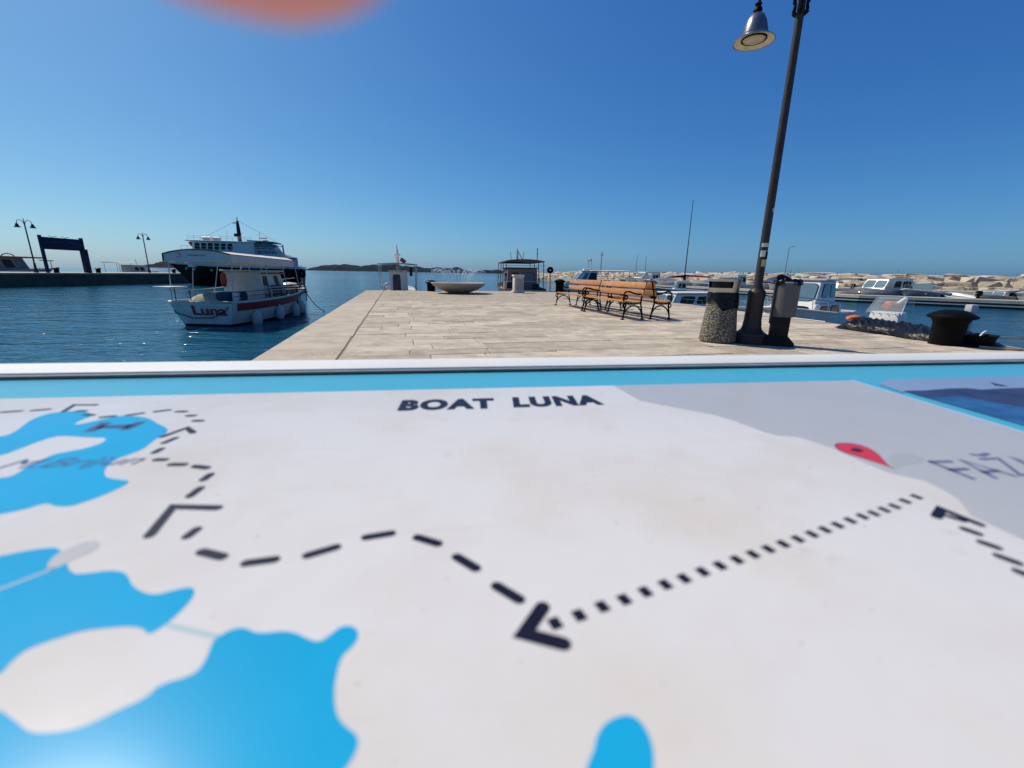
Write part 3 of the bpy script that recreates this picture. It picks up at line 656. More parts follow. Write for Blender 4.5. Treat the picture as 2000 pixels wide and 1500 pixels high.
def canopy(root, x0, x1, wd, z, crown, mt='canvas', val=.0, name='canopy', nx=8, droop=0., wd1=None):
    wd1 = wd1 or wd
    b = MB(); vs = []; fs = []; ny = 10
    for i in range(nx+1):
        u = i/nx
        for j in range(ny+1):
            v = j/ny*2-1; vs.append((x0+(x1-x0)*u, (wd+(wd1-wd)*u)/2*v, z+crown*(1-abs(v)**2.2)-droop*u+.008*math.sin(i*2.1)*math.cos(j*1.3)))
    nn = len(vs); vs += [(x, y, zz-.03) for x, y, zz in vs]
    for i in range(nx):
        for j in range(ny):
            a = i*(ny+1)+j; fs.append((a, a+ny+1, a+ny+2, a+1)); fs.append((nn+a, nn+a+1, nn+a+ny+2, nn+a+ny+1))
    for i in range(nx):
        for j in (0, ny): a = i*(ny+1)+j; fs.append((a, a+ny+1, nn+a+ny+1, nn+a))
    for j in range(ny):
        for i in (0, nx): a = i*(ny+1)+j; fs.append((a, a+1, nn+a+1, nn+a))
    b.add(vs, fs); c = b.build(name, mt, root, smooth=60)
    if val:
        for s in (-1, 1):
            b = MB(); b.plate([(x0, s*wd/2, z), (x1, s*wd1/2, z-droop), (x1, s*wd1/2, z-droop-val), (x0, s*wd/2, z-val)], (0, s*.012, 0)); b.build('valance', mt, c, smooth=0)
        for xx, dz, wq in ((x0, 0, wd), (x1, droop, wd1)):
            b = MB(); ps = [(xx, wq/2*(j/ny*2-1), z-dz+crown*(1-abs(j/ny*2-1)**2.2)) for j in range(ny+1)]
            b.plate(ps+[(xx, wq/2, z-val-dz), (xx, -wq/2, z-val-dz)], (.015 if xx == x1 else -.015, 0, 0)); b.build('valance', mt, c, smooth=0)
    return c
def fender(label, loc, r=.11, h=.42):
    t = thing('boat_fender', label, 'fender', loc, 0, 'white fenders along the near tour boat')
    b = MB(); b.lathe([(.02, h/2+.06), (.035, h/2+.02), (r*.7, h/2-.04), (r, h/2-.12), (r*1.05, -h/2+.16), (r*.8, -h/2+.04), (r*.3, -h/2), (0, -h/2)][::-1], 16); b.build('bulb', 'fender', t)
    b = MB(); b.tube((0, 0, h/2+.04), (-.05, .0, h/2+.38), .008, n=5); b.build('lanyard', 'darkrope', t)
M['fadedred'] = mat('faded_red_print', (.30, .17, .17), .8, var=.2)
# ---- the near tour boat
ln = thing('tour_boat', 'small white tour boat with red stripe, canopy and the red name Luna on its stern', 'boat', (-10.16, 17.5, W), R(87.2))
P = hull_fn(6.3, 2.36, .76, .42, .46, .92, .75, .28)
add_hull(ln, P, [(0, .40, 'black', 'bottom'), (.40, .74, 'offwhite', 'hull'), (.74, 1., 'offwhite', 'topside')], 'deck', 'offwhite', .14, .035)
b = MB()
for s in (1, -1):
    vs = []; fs = []; n = 16
    for i in range(n+1):
        t_ = .035+.955*i/n
        for v in (.76, .83, .90, .965): p = P(t_, v); vs.append((p.x, s*(p.y+.012), p.z))
    for i in range(n):
        for j in range(3): a = i*4+j; fs.append((a, a+4, a+5, a+1))
    b.add(vs, fs)
b.build('red_stripe', 'red', ln)
p0 = P(0, .93); p1 = P(0, .62)
ex = Vector((0, -1.16, 0)); ey = (P(0, .92)-P(0, .66)); ey.y = 0
o_ = P(0, .66); text_mesh('name_lettering', 'Luna', 'redtext', ln, (o_.x-.012, .36, o_.z), ex, ey*.95, (-1, 0, -.3), offset=.030, depth=.012)
c, on = cabin(ln, -1.0, .95, 1.5, .72, 1.80, 'offwhite', .42, .05, .05, roof='offwhite')
on('starboard', .62, .78, .55, .85); on('starboard', .12, .3, .55, .85, 'dglass'); on('front', .08, .46, .5, .9, 'blueglass'); on('front', .54, .92, .5, .9, 'blueglass')
b = MB(); b.box((-.1, -.735, 1.74), (1.6, .02, .05)); b.box((-.1, .735, 1.74), (1.6, .02, .05)); b.build('red_trim', 'red', c, smooth=0)
cn = canopy(ln, -3.15, 1.45, 2.24, 2.33, .14, 'canvas', .24, droop=.08, wd1=1.3)
cn.location.y = -.13
b = MB(); b.path([(-3.17, 1.12*(j/10*2-1), 2.335+.14*(1-abs(j/10*2-1)**2.2)) for j in range(11)], .02, 6); b.path([(-3.16+4.6*i/8, -1.125+.47*i/8, 2.335-.08*i/8) for i in range(9)], .014, 6); b.path([(-3.17, 1.125, 2.34), (-3.18, 1.13, 2.1)], .022, 6); b.build('canopy_piping', 'darkmetal', cn)
b = MB(); b.path([(-3.173, .62+.09*math.cos(a), 2.30+.07*math.sin(a)) for a in [R(50+i*26) for i in range(11)]], .007, 5)
for k in range(7): b.path([(-3.173, .30-.09*k, 2.275), (-3.173, .28-.09*k, 2.315+.012*(k % 2)), (-3.173, .25-.09*k, 2.30), (-3.173, .235-.09*k, 2.272)], .007, 5)
b.build('faded_lettering', 'fadedred', cn)
for x in (-3.05, -2.1, -1.0, .2, 1.35):
    for s in (-1, 1):
        t_ = (x+3.15)/6.3; pg = P(max(0, t_), 1); b = MB(); b.tube((x, s*(pg.y-.04), pg.z), (x, s*(1.08-.46*(x+3.15)/5.05)-.13, 2.22), .016, n=6); b.build('canopy_post', 'tube', ln)
for s in (-1, 1):
    rail(ln, [(P(t_, 1).x, s*(P(t_, 1).y-.05), P(t_, 1).z+.34) for t_ in [i/14*.97 for i in range(15)]], .014, 'darkmetal' if s < 0 else 'tube')
    for i in range(1, 14, 2): p = P(i/14*.97, 1); b = MB(); b.tube((p.x, s*(p.y-.05), p.z), (p.x, s*(p.y-.05), p.z+.34), .011, n=6); b.build('stanchion', 'tube', ln)
rail(ln, [(P(t_, 1).x, -(P(t_, 1).y-.05), P(t_, 1).z+.18) for t_ in [i/14*.97 for i in range(15)]], .010, 'darkmetal', 'mid_rail')
for x in (-.35, .75, 1.55):
    b = MB()
    for k in range(4): b.box((x, -.93+.02*k, .98+.10*k), (.85, .022, .055))
    b.box((x, -.78, .93), (.85, .30, .03)); 
    for q in (-.36, .36): b.box((x+q, -.90, .84), (.03, .03, .55))
    b.build('deck_bench', 'darkwood', ln, smooth=0)
b = MB(); vs = []
for i in range(13):
    for j in range(7):
        u, v = i/12, j/6; e = math.sin(math.pi*u)**.5*math.sin(math.pi*v)**.5 if 0 < u < 1 and 0 < v < 1 else 0
        vs.append((-2.9+.75*v, .62-1.1*u, .82+e*(.30+.03*math.sin(u*17)+.03*math.sin(v*9))))
b.add(vs, [(i*7+j, (i+1)*7+j, (i+1)*7+j+1, i*7+j+1) for i in range(12) for j in range(6)]); b.build('stern_cover', 'beige', ln, smooth=60)
b = MB(); b.box((-3.1, .98, 1.28), (.7, .62, .045), bev=.015); b.build('side_table', 'white', ln); posts(ln, [((-3.0, .95, .74), (-3.0, .95, 1.26)), ((-3.1, .35, .74), (-3.1, .35, 1.2))], .016, 'darkmetal')
b = MB(); b.box((-2.5, -.55, .98), (.7, .5, .28), bev=.08); b.box((-1.9, -.1, .95), (.5, 1.1, .3), bev=.05); b.build('engine_box', 'bluecanvas', ln)
b = MB(); b.box((-2.75, -.95, .95), (.16, .14, .34), bev=.03); b.build('locker', 'white', ln)
b = MB(); b.path([(-3.0, 1.1, .74), (-3.12, .95, .45), (-3.1, .4, .28), (-3.1, -.3, .3), (-3.13, -.8, .55), (-3.1, -1.0, .78)], .016, 6); b.build('stern_line', 'darkrope', ln)
b = MB(); b.lathe([(.38, 1.06), (.42, 1.2), (.3, 1.32), (0, 1.36)], 14, (2.2, 0, 0)); b.build('bow_locker', 'white', ln)
lr = MB(); lr.path([(0, math.cos(a)*.20, math.sin(a)*.20) for a in [i*math.pi/12 for i in range(24)]], .058, 8, closed=True); o = lr.build('life_ring', 'ring', loc=(-10.22, 15.55, .62), rz=R(22)); tag(o, 'orange red life ring hung on the cabin of the tour boat', 'life ring')
mw = ln.matrix_basis.copy() if False else Matrix.Translation(ln.location) @ Matrix.Rotation(R(87.2), 4, 'Z')
for i, (t_, dz, lb) in enumerate(((.17, -.02, 'white fender hung nearest the tour boat stern'), (.40, .06, 'white fender hung second from the tour boat stern'), (.62, .04, 'white fender hung amidships along the red stripe'), (.80, .1, 'white fender third from last before the tour boat bow'), (.86, .02, 'white fender hung nearest the tour boat bow'))):
    p = P(t_, .62); q = mw @ Vector((p.x, -(p.y+.13), .22+dz)); fender(lb, q, .17 if i in (0, 4) else .145, .54)
rope('dark mooring rope dropping from the tour boat bow into the water', [mw @ Vector((2.9, -.2, 1.15)), mw @ Vector((2.95, -.45, .7)), mw @ Vector((3.05, -.75, .25)), mw @ Vector((3.2, -1.1, -.05))], .018, 'darkrope')
# ---- dark ship behind it
sh = thing('passenger_ship', 'black hulled passenger ship with white deckhouse moored behind the tour boat', 'ship', (-31.9, 51.5, W), R(194))
P = hull_fn(15.4, 4.8, 2.15, .9, .38, .55, 2.2, .3)
add_hull(sh, P, [(0, .93, 'black', 'hull'), (.93, 1., 'white', 'white_sheer')], 'deck', 'white', .25, .07, 20)
for xx in (2.3, 4.4, 5.4):
    b = MB(); p = P((xx+7.5)/15, .80); b.lathe([(.12, 0), (.12, .02)], 12); o = b.build('porthole', 'creamw', sh); o.location = (xx, p.y+.03, p.z); o.rotation_euler = (R(-90), 0, 0)
c, on = cabin(sh, -5.6, 5.0, 3.7, 2.0, 3.45, 'white', .5, .1, .05, 'lower_deckhouse', bev=False)
for k in range(9): on('port', .06+k*.10, .13+k*.10, .30, .72)
b = MB(); b.box((-.2, 0, 3.48), (11.4, 4.2, .10), bev=.03); b.build('upper_deck', 'white', sh)
c, on = cabin(sh, -2.6, 4.3, 3.2, 3.53, 4.72, 'white', .12, .0, .03, 'upper_deckhouse', bev=False)
for k in range(6): on('port', .36+k*.105, .435+k*.105, .28, .86)
for k in range(3): on('front', .1+k*.29, .32+k*.29, .3, .85)
b = MB(); b.box((.95, 0, 4.79), (7.6, 3.7, .12), bev=.04); b.build('sun_roof', 'white', sh)
c, on = cabin(sh, -5.2, -2.7, 2.9, 3.53, 4.70, 'bluegrey', .05, .75, .05, 'wheelhouse', bev=False)
on('port', .40, .58, .35, .85, 'blueglass'); on('back', .1, .9, .45, .9)
b = MB(); b.prism([(-4.9, -1.7), (-1.9, -1.7), (-1.9, 1.7), (-4.9, 1.7)], 0, .14)
for i, v in enumerate(b.v): b.v[i] = (v[0], v[1], v[2]+4.78+.10*(v[0]+4.9)/3)
b.build('visor_roof', 'bluegrey', sh)
b = MB(); b.lathe([(.24, 4.85), (.22, 6.2), (.15, 7.1), (.05, 7.15), (.05, 7.5), (0, 7.52)], 10, (-.55, 0, 0)); b.box((-.45, 0, 5.75), (.9, .08, .07)); b.box((-.3, 0, 6.9), (.6, .08, .09), bev=.02); b.box((-.2, 0, 5.6), (.35, .5, .3), bev=.05); b.build('mast', 'navy', sh)
b = MB(); b.lathe([(.0, 4.86), (.35, 4.9), (.42, 5.0), (.35, 5.12), (0, 5.18)], 16, (-3.5, .2, 0)); b.box((-3.3, .1, 5.35), (.9, .25, .12), bev=.03); b.build('radar', 'creamw', sh)
b = MB(); b.box((2.4, .3, 5.08), (.9, .7, .35), bev=.08); b.box((3.2, .3, 5.0), (.5, .4, .2), bev=.05); b.build('roof_gear', 'offwhite', sh)
b = MB(); b.path([(-2.6, 1.7, 4.52), (-4.2, 1.75, 4.5), (-5.9, 1.7, 4.42)], .035, 6); b.path([(-5.9, 1.7, 4.6), (-5.95, 1.7, 3.5)], .09, 8); b.build('davit', 'bluegrey', sh)
b = MB(); pts = [(-6.6, 2.0, 3.2), (-5.6, 2.05, 4.0), (-4.4, 2.05, 4.0), (-2.8, 2.05, 4.0)]; b.path(pts, .03, 6)
for x in (-6.2, -5.4, -4.6, -3.8, -3.0): b.tube((x, 2.04, 3.5), (x, 2.04, 4.0 if x > -5.6 else 3.6), .022, n=5)
b.build('deck_rail', 'white', sh)
b = MB(); b.path([(7.2, 0, 2.4), (6.2, 1.0, 2.75), (4.6, 1.9, 2.7), (2.5, 2.2, 2.65)], .03, 6); b.box((5.3, .8, 2.45), (1.4, 1.2, .35), bev=.12); b.build('bow_rail', 'white', sh)
b = MB(); b.box((4.75, .2, 4.55), (.55, .04, .6), ry=R(42)); b.tube((4.3, .2, 3.5), (4.75, .2, 4.9), .03, n=6); b.build('flag', 'flagred', sh)
b = MB(); b.box((-6.6, .8, 2.75), (1.0, 1.8, 1.1), bev=.12); b.build('stern_housing', 'bluegrey', sh)
for x, yy, zz, lb in ((-6.2, 1.85, 1.55, 'black tyre fender on the ship side just before its stern corner'), (-7.0, 1.65, 1.5, 'black tyre fender on the stern corner of the black hulled ship'), (-7.75, .9, 1.45, 'black tyre fender on the flat stern of the black hulled ship')):
    q = Matrix.Translation((-31.9, 51.5, W)) @ Matrix.Rotation(R(194), 4, 'Z') @ Vector((x*.9, yy+.08, zz))
    t = thing('tyre_fender', lb, 'tyre', q, R(90 if x > -7 else 60), 'tyre fenders on the ship')
    b = MB(); b.path([(0, math.cos(a)*.33, math.sin(a)*.33) for a in [i*math.pi/10 for i in range(20)]], .16, 8, closed=True); b.build('tyre', 'rubber', t)
    b = MB(); b.tube((0, 0, .3), (.0, .1, 1.0), .025, n=5); b.build('chain', 'iron', t)
sh.scale = (.9, 1, 1)
def rail_run(root, pts, h, n, mt='white', r=.018, name='railing'):
    b = MB(); P_ = [Vector(p) for p in pts]
    for k in (1., .55): b.path([p+Vector((0, 0, h*k)) for p in P_], r, 5)
    tot = sum((b2-a2).length for a2, b2 in zip(P_, P_[1:]))
    for i in range(n+1):
        d = tot*i/n
        for a2, b2 in zip(P_, P_[1:]):
            l = (b2-a2).length
            if d <= l+1e-6: q = a2+(b2-a2)*(d/l); b.tube(q, q+Vector((0, 0, h)), r, n=5); break
            d -= l
    return b.build(name, mt, root)
P = hull_fn(15.4, 4.8, 2.15, .9, .38, .55, 2.2, .3)
rail_run(sh, [(P(t_, 1).x, P(t_, 1).y-.1, P(t_, 1).z) for t_ in [.02+.95*i/12 for i in range(13)]], .75, 26)
rail_run(sh, [(-5.6, 2.0, 3.53), (5.2, 2.0, 3.53)], .7, 16)
rail_run(sh, [(-2.4, 1.7, 4.86), (4.5, 1.7, 4.86)], .45, 10)
for x in (1.5, 2.6):
    b = MB(); b.path([(x-.4, 1.3, 5.05), (x+.4, 1.3, 5.05)], .22, 12); b.build('life_raft', 'white', sh)
b = MB(); b.tube((-.55, 0, 7.2), (4.2, 0, 4.86), .012, n=4); b.tube((-.55, 0, 7.2), (-5.0, 0, 4.9), .012, n=4); b.build('stays', 'darkmetal', sh)
b = MB(); b.tube((-3.0, .6, 4.9), (-3.1, .6, 6.0), .025, n=5); b.tube((1.0, -.5, 4.85), (1.0, -.5, 6.1), .02, n=5); b.build('aerials', 'white', sh)
# ---- boats at the end of the pier
bt = thing('fishing_boat', 'white cabin boat with thin canopy frame and mast off the pier end', 'boat', (-7.0, 26.9, W), R(104))
P = hull_fn(5.6, 2.1, .70, .4, .35, .85, .5); add_hull(bt, P, [(0, .4, 'navy', 'bottom'), (.4, 1., 'white', 'hull')], 'deck', 'white', .12)
c, on = cabin(bt, -1.5, .6, 1.06, .62, 1.90, 'white', .25, .02, .04, roof='white', over=.05)
on('back', .40, .80, .04, .84, 'brown', 'door'); on('back', .46, .74, .50, .78, 'blueglass', 'door_window')
cy = canopy(bt, -2.4, .9, 1.95, 2.30, .07, 'canvas', 0, nx=6)
b = MB(); 
for x in (-2.35, -.7, .85):
    for s in (-1, 1): b.tube((x, s*.98, .66), (x, s*1.04, 2.3), .017, n=6)
b.path([(-2.4, -1.05, 2.3), (-2.4, 1.05, 2.3), (.9, 1.05, 2.3), (.9, -1.05, 2.3)], .017, 6, closed=True); b.build('canopy_frame', 'tube', bt)
b = MB(); b.lathe([(.10, 1.9), (.09, 2.5), (.10, 2.75), (.20, 2.80), (.20, 2.88), (.08, 2.9), (.05, 3.0), (.10, 3.05), (.04, 3.15), (.02, 3.4), (0, 3.45)], 10, (-.6, .02, 0)); b.build('mast', 'white', bt)
b = MB(); b.box((-.7, -.30, 2.52), (.05, .34, .22), rx=.6); b.build('ensign', 'flagred', bt, smooth=0)
b = MB(); b.box((-1.6, -.72, 1.9), (.2, .16, .5), bev=.04); b.build('hung_jacket', 'navy', bt)
rail(bt, [(P(t_, 1).x, s_*(P(t_, 1).y-.04), P(t_, 1).z+.42) for s_, t_ in [(-1, .6), (-1, .35), (-1, .1), (-1, .02)]], .013); rail(bt, [(P(t_, 1).x, (P(t_, 1).y-.04), P(t_, 1).z+.42) for t_ in (.6, .35, .1, .02)], .013)
for t_ in (.03, .2, .4, .58):
    for s in (-1, 1): p = P(t_, 1); b = MB(); b.tube((p.x, s*(p.y-.04), p.z), (p.x, s*(p.y-.04), p.z+.42), .012, n=6); b.build('stanchion', 'steel', bt)
b = MB(); b.path([(-1.2+math.cos(a)*.0, .58+math.cos(a)*.24, .98+math.sin(a)*.24) for a in [i*math.pi/8 for i in range(16)]], .055, 7, closed=True); b.build('spare_ring', 'greypaint', bt)
b2 = thing('excursion_boat', 'brown and white excursion boat with a framed sun roof beyond the pedestal', 'boat', (.25, 29.4, W), R(97))
P = hull_fn(7.2, 2.75, .95, .45, .4, .9, .6); add_hull(b2, P, [(0, .4, 'black', 'bottom'), (.4, .9, 'brown', 'hull'), (.9, 1., 'creamw', 'sheer_strake')], 'deck', 'brown', .15, .045)
c, on = cabin(b2, -2.3, 1.6, 1.9, .8, 2.2, 'cabinbrown', .4, .05, .05, roof='brown', over=.10)
on('back', .62, .86, .02, .80, 'brown', 'door'); on('back', .1, .5, .45, .82, 'blueglass'); on('port', .1, .35, .45, .8); on('starboard', .1, .35, .45, .8); on('port', .45, .7, .45, .8); on('starboard', .45, .7, .45, .8)
cy = canopy(b2, -3.3, 1.9, 2.3, 2.62, .10, 'brown', .06)
b = MB()
for x in (-3.25, -1.6, 0, 1.8):
    for s in (-1, 1): b.tube((x, s*1.16, .95), (x, s*1.1, 2.6), .024, n=6)
b.build('roof_frame', 'brown', b2)
b = MB(); b.path([(-3.3, 1.2, 2.35), (-3.3, -1.2, 2.35)], .018, 6); b.path([(-3.3, 1.22, 1.45), (-3.3, -1.22, 1.45)], .018, 6); b.build('stern_rail', 'tube', b2)
b = MB(); b.lathe([(.10, 2.65), (.07, 3.0), (.03, 3.4), (0, 3.42)], 8, (-1.5, .25, 0)); b.tube((-1.5, -.15, 2.65), (-1.5, .25, 3.3), .03, n=6); b.build('mast', 'white', b2)
b = MB(); b.tube((-1.6, -1.0, 2.65), (-1.6, -1.0, 3.45), .022, n=6); b.box((-1.6, -1.0, 3.1), (.03, .16, .02)); b.tube((-1.5, .62, 2.65), (-1.5, .66, 3.2), .015, n=5); b.tube((-1.5, -.12, 2.65), (-1.5, -.16, 3.2), .015, n=5); b.build('antenna', 'darkmetal', b2)
b = MB(); b.box((-3.0, .8, 1.15), (.35, .5, .5), bev=.06); b.build('deck_box', 'navy', b2)
b = MB(); b.box((-3.0, -.7, 1.1), (.3, .4, .45), bev=.06); b.build('deck_box', 'navy', b2)
# ---- white tour boat before the breakwater
b3 = thing('motor_boat', 'white and blue cabin boat with a long flat awning behind the benches', 'boat', (7.05, 40, W), R(182))
P = hull_fn(6.4, 2.2, .95, .4, .5, .9, .7); add_hull(b3, P, [(0, .45, 'navy', 'bottom'), (.45, .85, 'white', 'hull'), (.85, 1., 'white', 'sheer_strake')], 'deck', 'white', .1)
c, on = cabin(b3, -.3, 2.0, 1.8, 1.0, 2.18, 'white', .95, .0, .05, roof='white', over=.06)
on('port', .06, .42, .32, .88, slant=.0); on('port', .52, .70, .30, .86, 'blueglass'); on('front', .06, .46, .25, .9, 'blueglass'); on('front', .54, .94, .25, .9, 'blueglass')
b = MB(); b.box((1.3, 0, 1.12), (2.5, 1.4, .30), bev=.10); b.build('foredeck', 'white', b3)
canopy(b3, -3.15, .3, 2.0, 2.25, .05, 'canvas', .05)
posts(b3, [((-3.1, s*.95, 1.0), (-3.1, s*.95, 2.25)) for s in (-1, 1)]+[((-1.7, s*.95, 1.0), (-1.7, s*.95, 2.25)) for s in (-1, 1)], .018, 'darkmetal')
b = MB(); b.tube((.35, .2, 2.2), (.45, .2, 3.1), .03, n=6); b.tube((.1, .2, 2.2), (.2, .2, 3.3), .03, n=6); b.box((.4, .2, 3.12), (.5, .35, .08), bev=.02); b.lathe([(.12, 3.16), (.12, 3.26), (0, 3.32)], 10, (.3, .2, 0)); b.box((.5, .1, 2.32), (.7, .6, .18), bev=.05); b.build('radar_mast', 'offwhite', b3)
# ---- generic small craft
def small_boat(label, loc, rz, L=4.6, B=1.8, F=.55, hull='white', cab=None, wind=None, cover=None, motor=False, mast=None, group=None, name='small_boat', bottom='navy', awning=None, wins=None):
    t = thing(name, label, 'boat', (*loc, W), R(rz), group)
    P = hull_fn(L, B, F, .3, .28, .85, .5); add_hull(t, P, [(0, .42, bottom, 'bottom'), (.42, 1., hull, 'hull')], 'deck', 'white', .10, .03, 12)
    if cab:
        x0, x1, wd, h, fr = cab; c, on = cabin(t, x0, x1, wd, F-.08, F-.08+h, 'white', fr, .03, .06, roof='white', over=.06)
        on('front', .06, .47, .4, .88, 'blueglass'); on('front', .53, .94, .4, .88, 'blueglass')
        for s in ('port', 'starboard'):
            for wa, wb in (wins or ((.08, .38), (.46, .70))): on(s, wa, wb, .42, .84)
    if wind:
        x, wd, h = wind; b = MB(); b.plate([(x, -wd/2, F+.1), (x, wd/2, F+.1), (x-.25, wd/2*.85, F+.1+h), (x-.25, -wd/2*.85, F+.1+h)], (.02, 0, .01)); b.build('windscreen', 'blueglass', t, smooth=0)
        b = MB(); b.box((x+.35, 0, F+.02), (1.0, wd, .22), bev=.07); b.build('foredeck', 'white', t)
    if cover:
        x0, x1, h, mt = cover; b = MB(); vs = []
        for i in range(13):
            for j in range(9):
                u, v = i/12, j/8*2-1; tt = max(.01, (x0+(x1-x0)*u+L/2)/L); p = P(min(.99, tt), 1); vs.append((p.x, p.y*v*1.03, p.z+.02+h*(1-v*v)*math.sin(math.pi*min(.95, max(.06, u)))**.7+.012*math.sin(i*3+j*2)))
        b.add(vs, [(i*9+j, (i+1)*9+j, (i+1)*9+j+1, i*9+j+1) for i in range(12) for j in range(8)]); b.build('boat_cover', mt, t, smooth=60)
    if motor: outboard(t, -L/2, F+.05)
    if L > 3.8:
        pr = [P(q, 1) for q in (.55, .7, .85, .97)]; pr = [(p.x, p.y*.9, p.z) for p in pr]; b = MB(); full = pr+[(x, -y, z) for x, y, z in pr[::-1]]
        b.path([(x, y, z+.26) for x, y, z in full], .012, 5)
        for x, y, z in full: b.tube((x, y, z), (x, y, z+.26), .010, n=5)
        b.build('bow_rail', 'steel', t)
        b = MB(); b.tube((-.2, .3, F), (-.35, .3, F+1.5), .010, .005, 5); b.build('aerial', 'darkmetal', t)
        for q in (.3, .55):
            p = P(q, .9); b = MB(); b.lathe([(.0, -.2), (.06, -.16), (.07, .0), (.06, .14), (.02, .18), (.0, .2)], 8, (p.x, p.y+.07, F-.25)); b.build('side_fender', 'fender', t)
        b = MB(); b.box((-L*.36, 0, F+.02), (.45, B*.6, .16), bev=.04); b.build('stern_seat', 'bluecanvas' if len(label) % 2 else 'beige', t)
    if mast:
        x, h, r_ = mast; b = MB(); b.tube((x, 0, F-.1), (x, 0, h), r_, r_*.45, 8); b.build('mast', 'darkmetal', t)
    if awning:
        x0, x1, z = awning; canopy(t, x0, x1, B*.85, z, .05, 'canvas', 0, nx=4); posts(t, [((x, s*B*.4, F), (x, s*B*.4, z)) for x in (x0+.05, x1-.05) for s in (-1, 1)], .015, 'tube')
    return t, P
# pale blue boat and white cabin boat between pier and pontoon
G1 = 'small boats moored between pier and pontoon'
small_boat('white boat with two dark side windows moored close behind the benches', (8.15, 19.75), 195, 4.6, 1.9, .55, 'palehull', (-1.6, 1.75, 1.55, .70, .35), group=G1, wins=((.10, .30), (.42, .62), (.68, .88)))
small_boat('blue grey open boat with a white wheel shelter beyond the window boat', (13.2, 34.5), 172, 5.6, 2.0, .80, 'bluehull', (-.2, .75, .9, .75, .2), group=G1, bottom='black')
# white cruiser moored bow to the pier
cr = thing('motor_cruiser', 'white pilothouse cruiser with big framed windscreen moored beside the grey bin', 'boat', (8.92, 13.45, W), R(220))
P = hull_fn(4.5, 1.9, .85, .4, .28, .9, .7); add_hull(cr, P, [(0, .42, 'navy', 'bottom'), (.42, 1., 'white', 'hull')], 'white', 'white', .06, .035)
c, on = cabin(cr, -1.2, 1.45, 1.45, .75, 1.18, 'white', .55, .0, .06, 'trunk_cabin'); on('port', .12, .42, .18, .86); on('port', .50, .80, .18, .86); on('starboard', .12, .42, .18, .86); on('front', .15, .85, .2, .85)
c, on = cabin(cr, -.9, .80, 1.15, 1.16, 1.84, 'white', .62, -.12, .10, 'pilothouse', roof='white', over=.07)
on('front', .07, .93, .16, .86, 'blueglass', 'windscreen'); on('port', .46, .80, .30, .84, 'blueglass'); on('starboard', .46, .80, .30, .84, 'blueglass'); on('port', .08, .36, .30, .84, 'blueglass')
b = MB(); pts = [(P(t_, 1).x, P(t_, 1).y*.92, P(t_, 1).z+.32) for t_ in (.45, .6, .75, .88, .98)]; b.path(pts+[(x, -y, z) for x, y, z in pts[::-1]], .013, 6)
for t_ in (.5, .65, .8, .94):
    p = P(t_, 1)
    for s in (-1, 1): b.tube((p.x-.08, s*p.y*.93, p.z), (p.x, s*p.y*.92, p.z+.31), .011, n=6)
b.build('bow_rail', 'steel', cr)
b = MB(); b.box((1.75, .12, 1.0), (.2, .08, .06), bev=.01); b.box((1.4, .45, .98), (.16, .06, .05), bev=.01); b.build('cleats', 'iron', cr)
small_boat('low white speedboat with raked windscreen half hidden behind the lamp base', (9.0, 15.35), 192, 4.4, 1.75, .68, 'white', wind=(.35, 1.25, .34), group=G1)
# inflatable with console beyond the pier edge
ri = thing('inflatable_boat', 'grey inflatable boat with white console and clear windscreen beside the pier edge', 'boat', (8.72, 9.9, W-.12), R(200))
b = MB(); b.path([(-1.7, .72, .32), (.5, .74, .33), (1.2, .55, .38), (1.65, .0, .46), (1.2, -.55, .38), (.5, -.74, .33), (-1.7, -.72, .32)], [.16, .2, .2, .19, .2, .2, .16], 12); b.build('tube', 'greytube', ri)
b = MB(); b.box((-.2, 0, .20), (3.0, 1.2, .12), bev=.03); b.build('floor', 'deck', ri)
b = MB(); b.box((.28, 0, .62), (.42, .72, .75), bev=.05, taper=.9); b.box((.30, 0, 1.16), (.36, .66, .34), bev=.04, taper=.86); co = b.build('console', 'white', ri)
for y in (-.22, -.07, .09, .24): b = MB(); b.lathe([(.012, 0), (.012, .008)], 8); q = b.build('screw', 'iron', co); q.location = (.475, y, 1.285); q.rotation_euler = (0, R(80), 0)
b = MB(); b.plate([(.47, -.34, 1.30), (.47, .34, 1.30), (.26, .28, 1.66), (.26, -.28, 1.66)], (.008, 0, .004)); b.plate([(.47, .34, 1.30), (.12, .36, 1.30), (.08, .31, 1.60), (.26, .28, 1.66)], (0, .008, 0)); b.plate([(.47, -.34, 1.30), (.12, -.36, 1.30), (.08, -.31, 1.60), (.26, -.28, 1.66)], (0, -.008, 0)); b.build('windscreen', 'clear', ri, smooth=0)
b = MB(); b.path([(.48, -.35, 1.29), (.27, -.29, 1.67), (.27, .29, 1.67), (.48, .35, 1.29)], .010, 6); b.build('windscreen_frame', 'tube', ri)
def lump(name, label, loc, d, mt, seed, rz=0):
    rr = random.Random(seed); bm = bmesh.new(); bmesh.ops.create_icosphere(bm, subdivisions=3, radius=1); ph = [rr.uniform(0, 6) for _ in range(6)]
    for v in bm.verts:
        c = v.co; k = 1+.12*math.sin(5*c.x+ph[0])+.10*math.sin(6*c.y+ph[1]+3*c.z)+.07*math.sin(11*c.z+9*c.x+ph[2]); v.co = Vector((c.x*d[0]*k, c.y*d[1]*k, c.z*d[2]*k))
    b = MB(); bm.verts.index_update(); b.add([v.co.copy() for v in bm.verts], [[v.index for v in f.verts] for f in bm.faces]); bm.free()
    return tag(b.build(name, mt, loc=loc, rz=rz, smooth=60), label, 'life jacket')
lump('life_jacket', 'orange life jacket lying on the tube end beside the white console', (7.50, 9.55, .17), (.19, .12, .06), 'orange', 3, .2)
lump('life_jacket', 'orange life jacket propped behind the clear windscreen', (8.62, 10.0, .42), (.17, .09, .10), 'orange', 9, -.5)
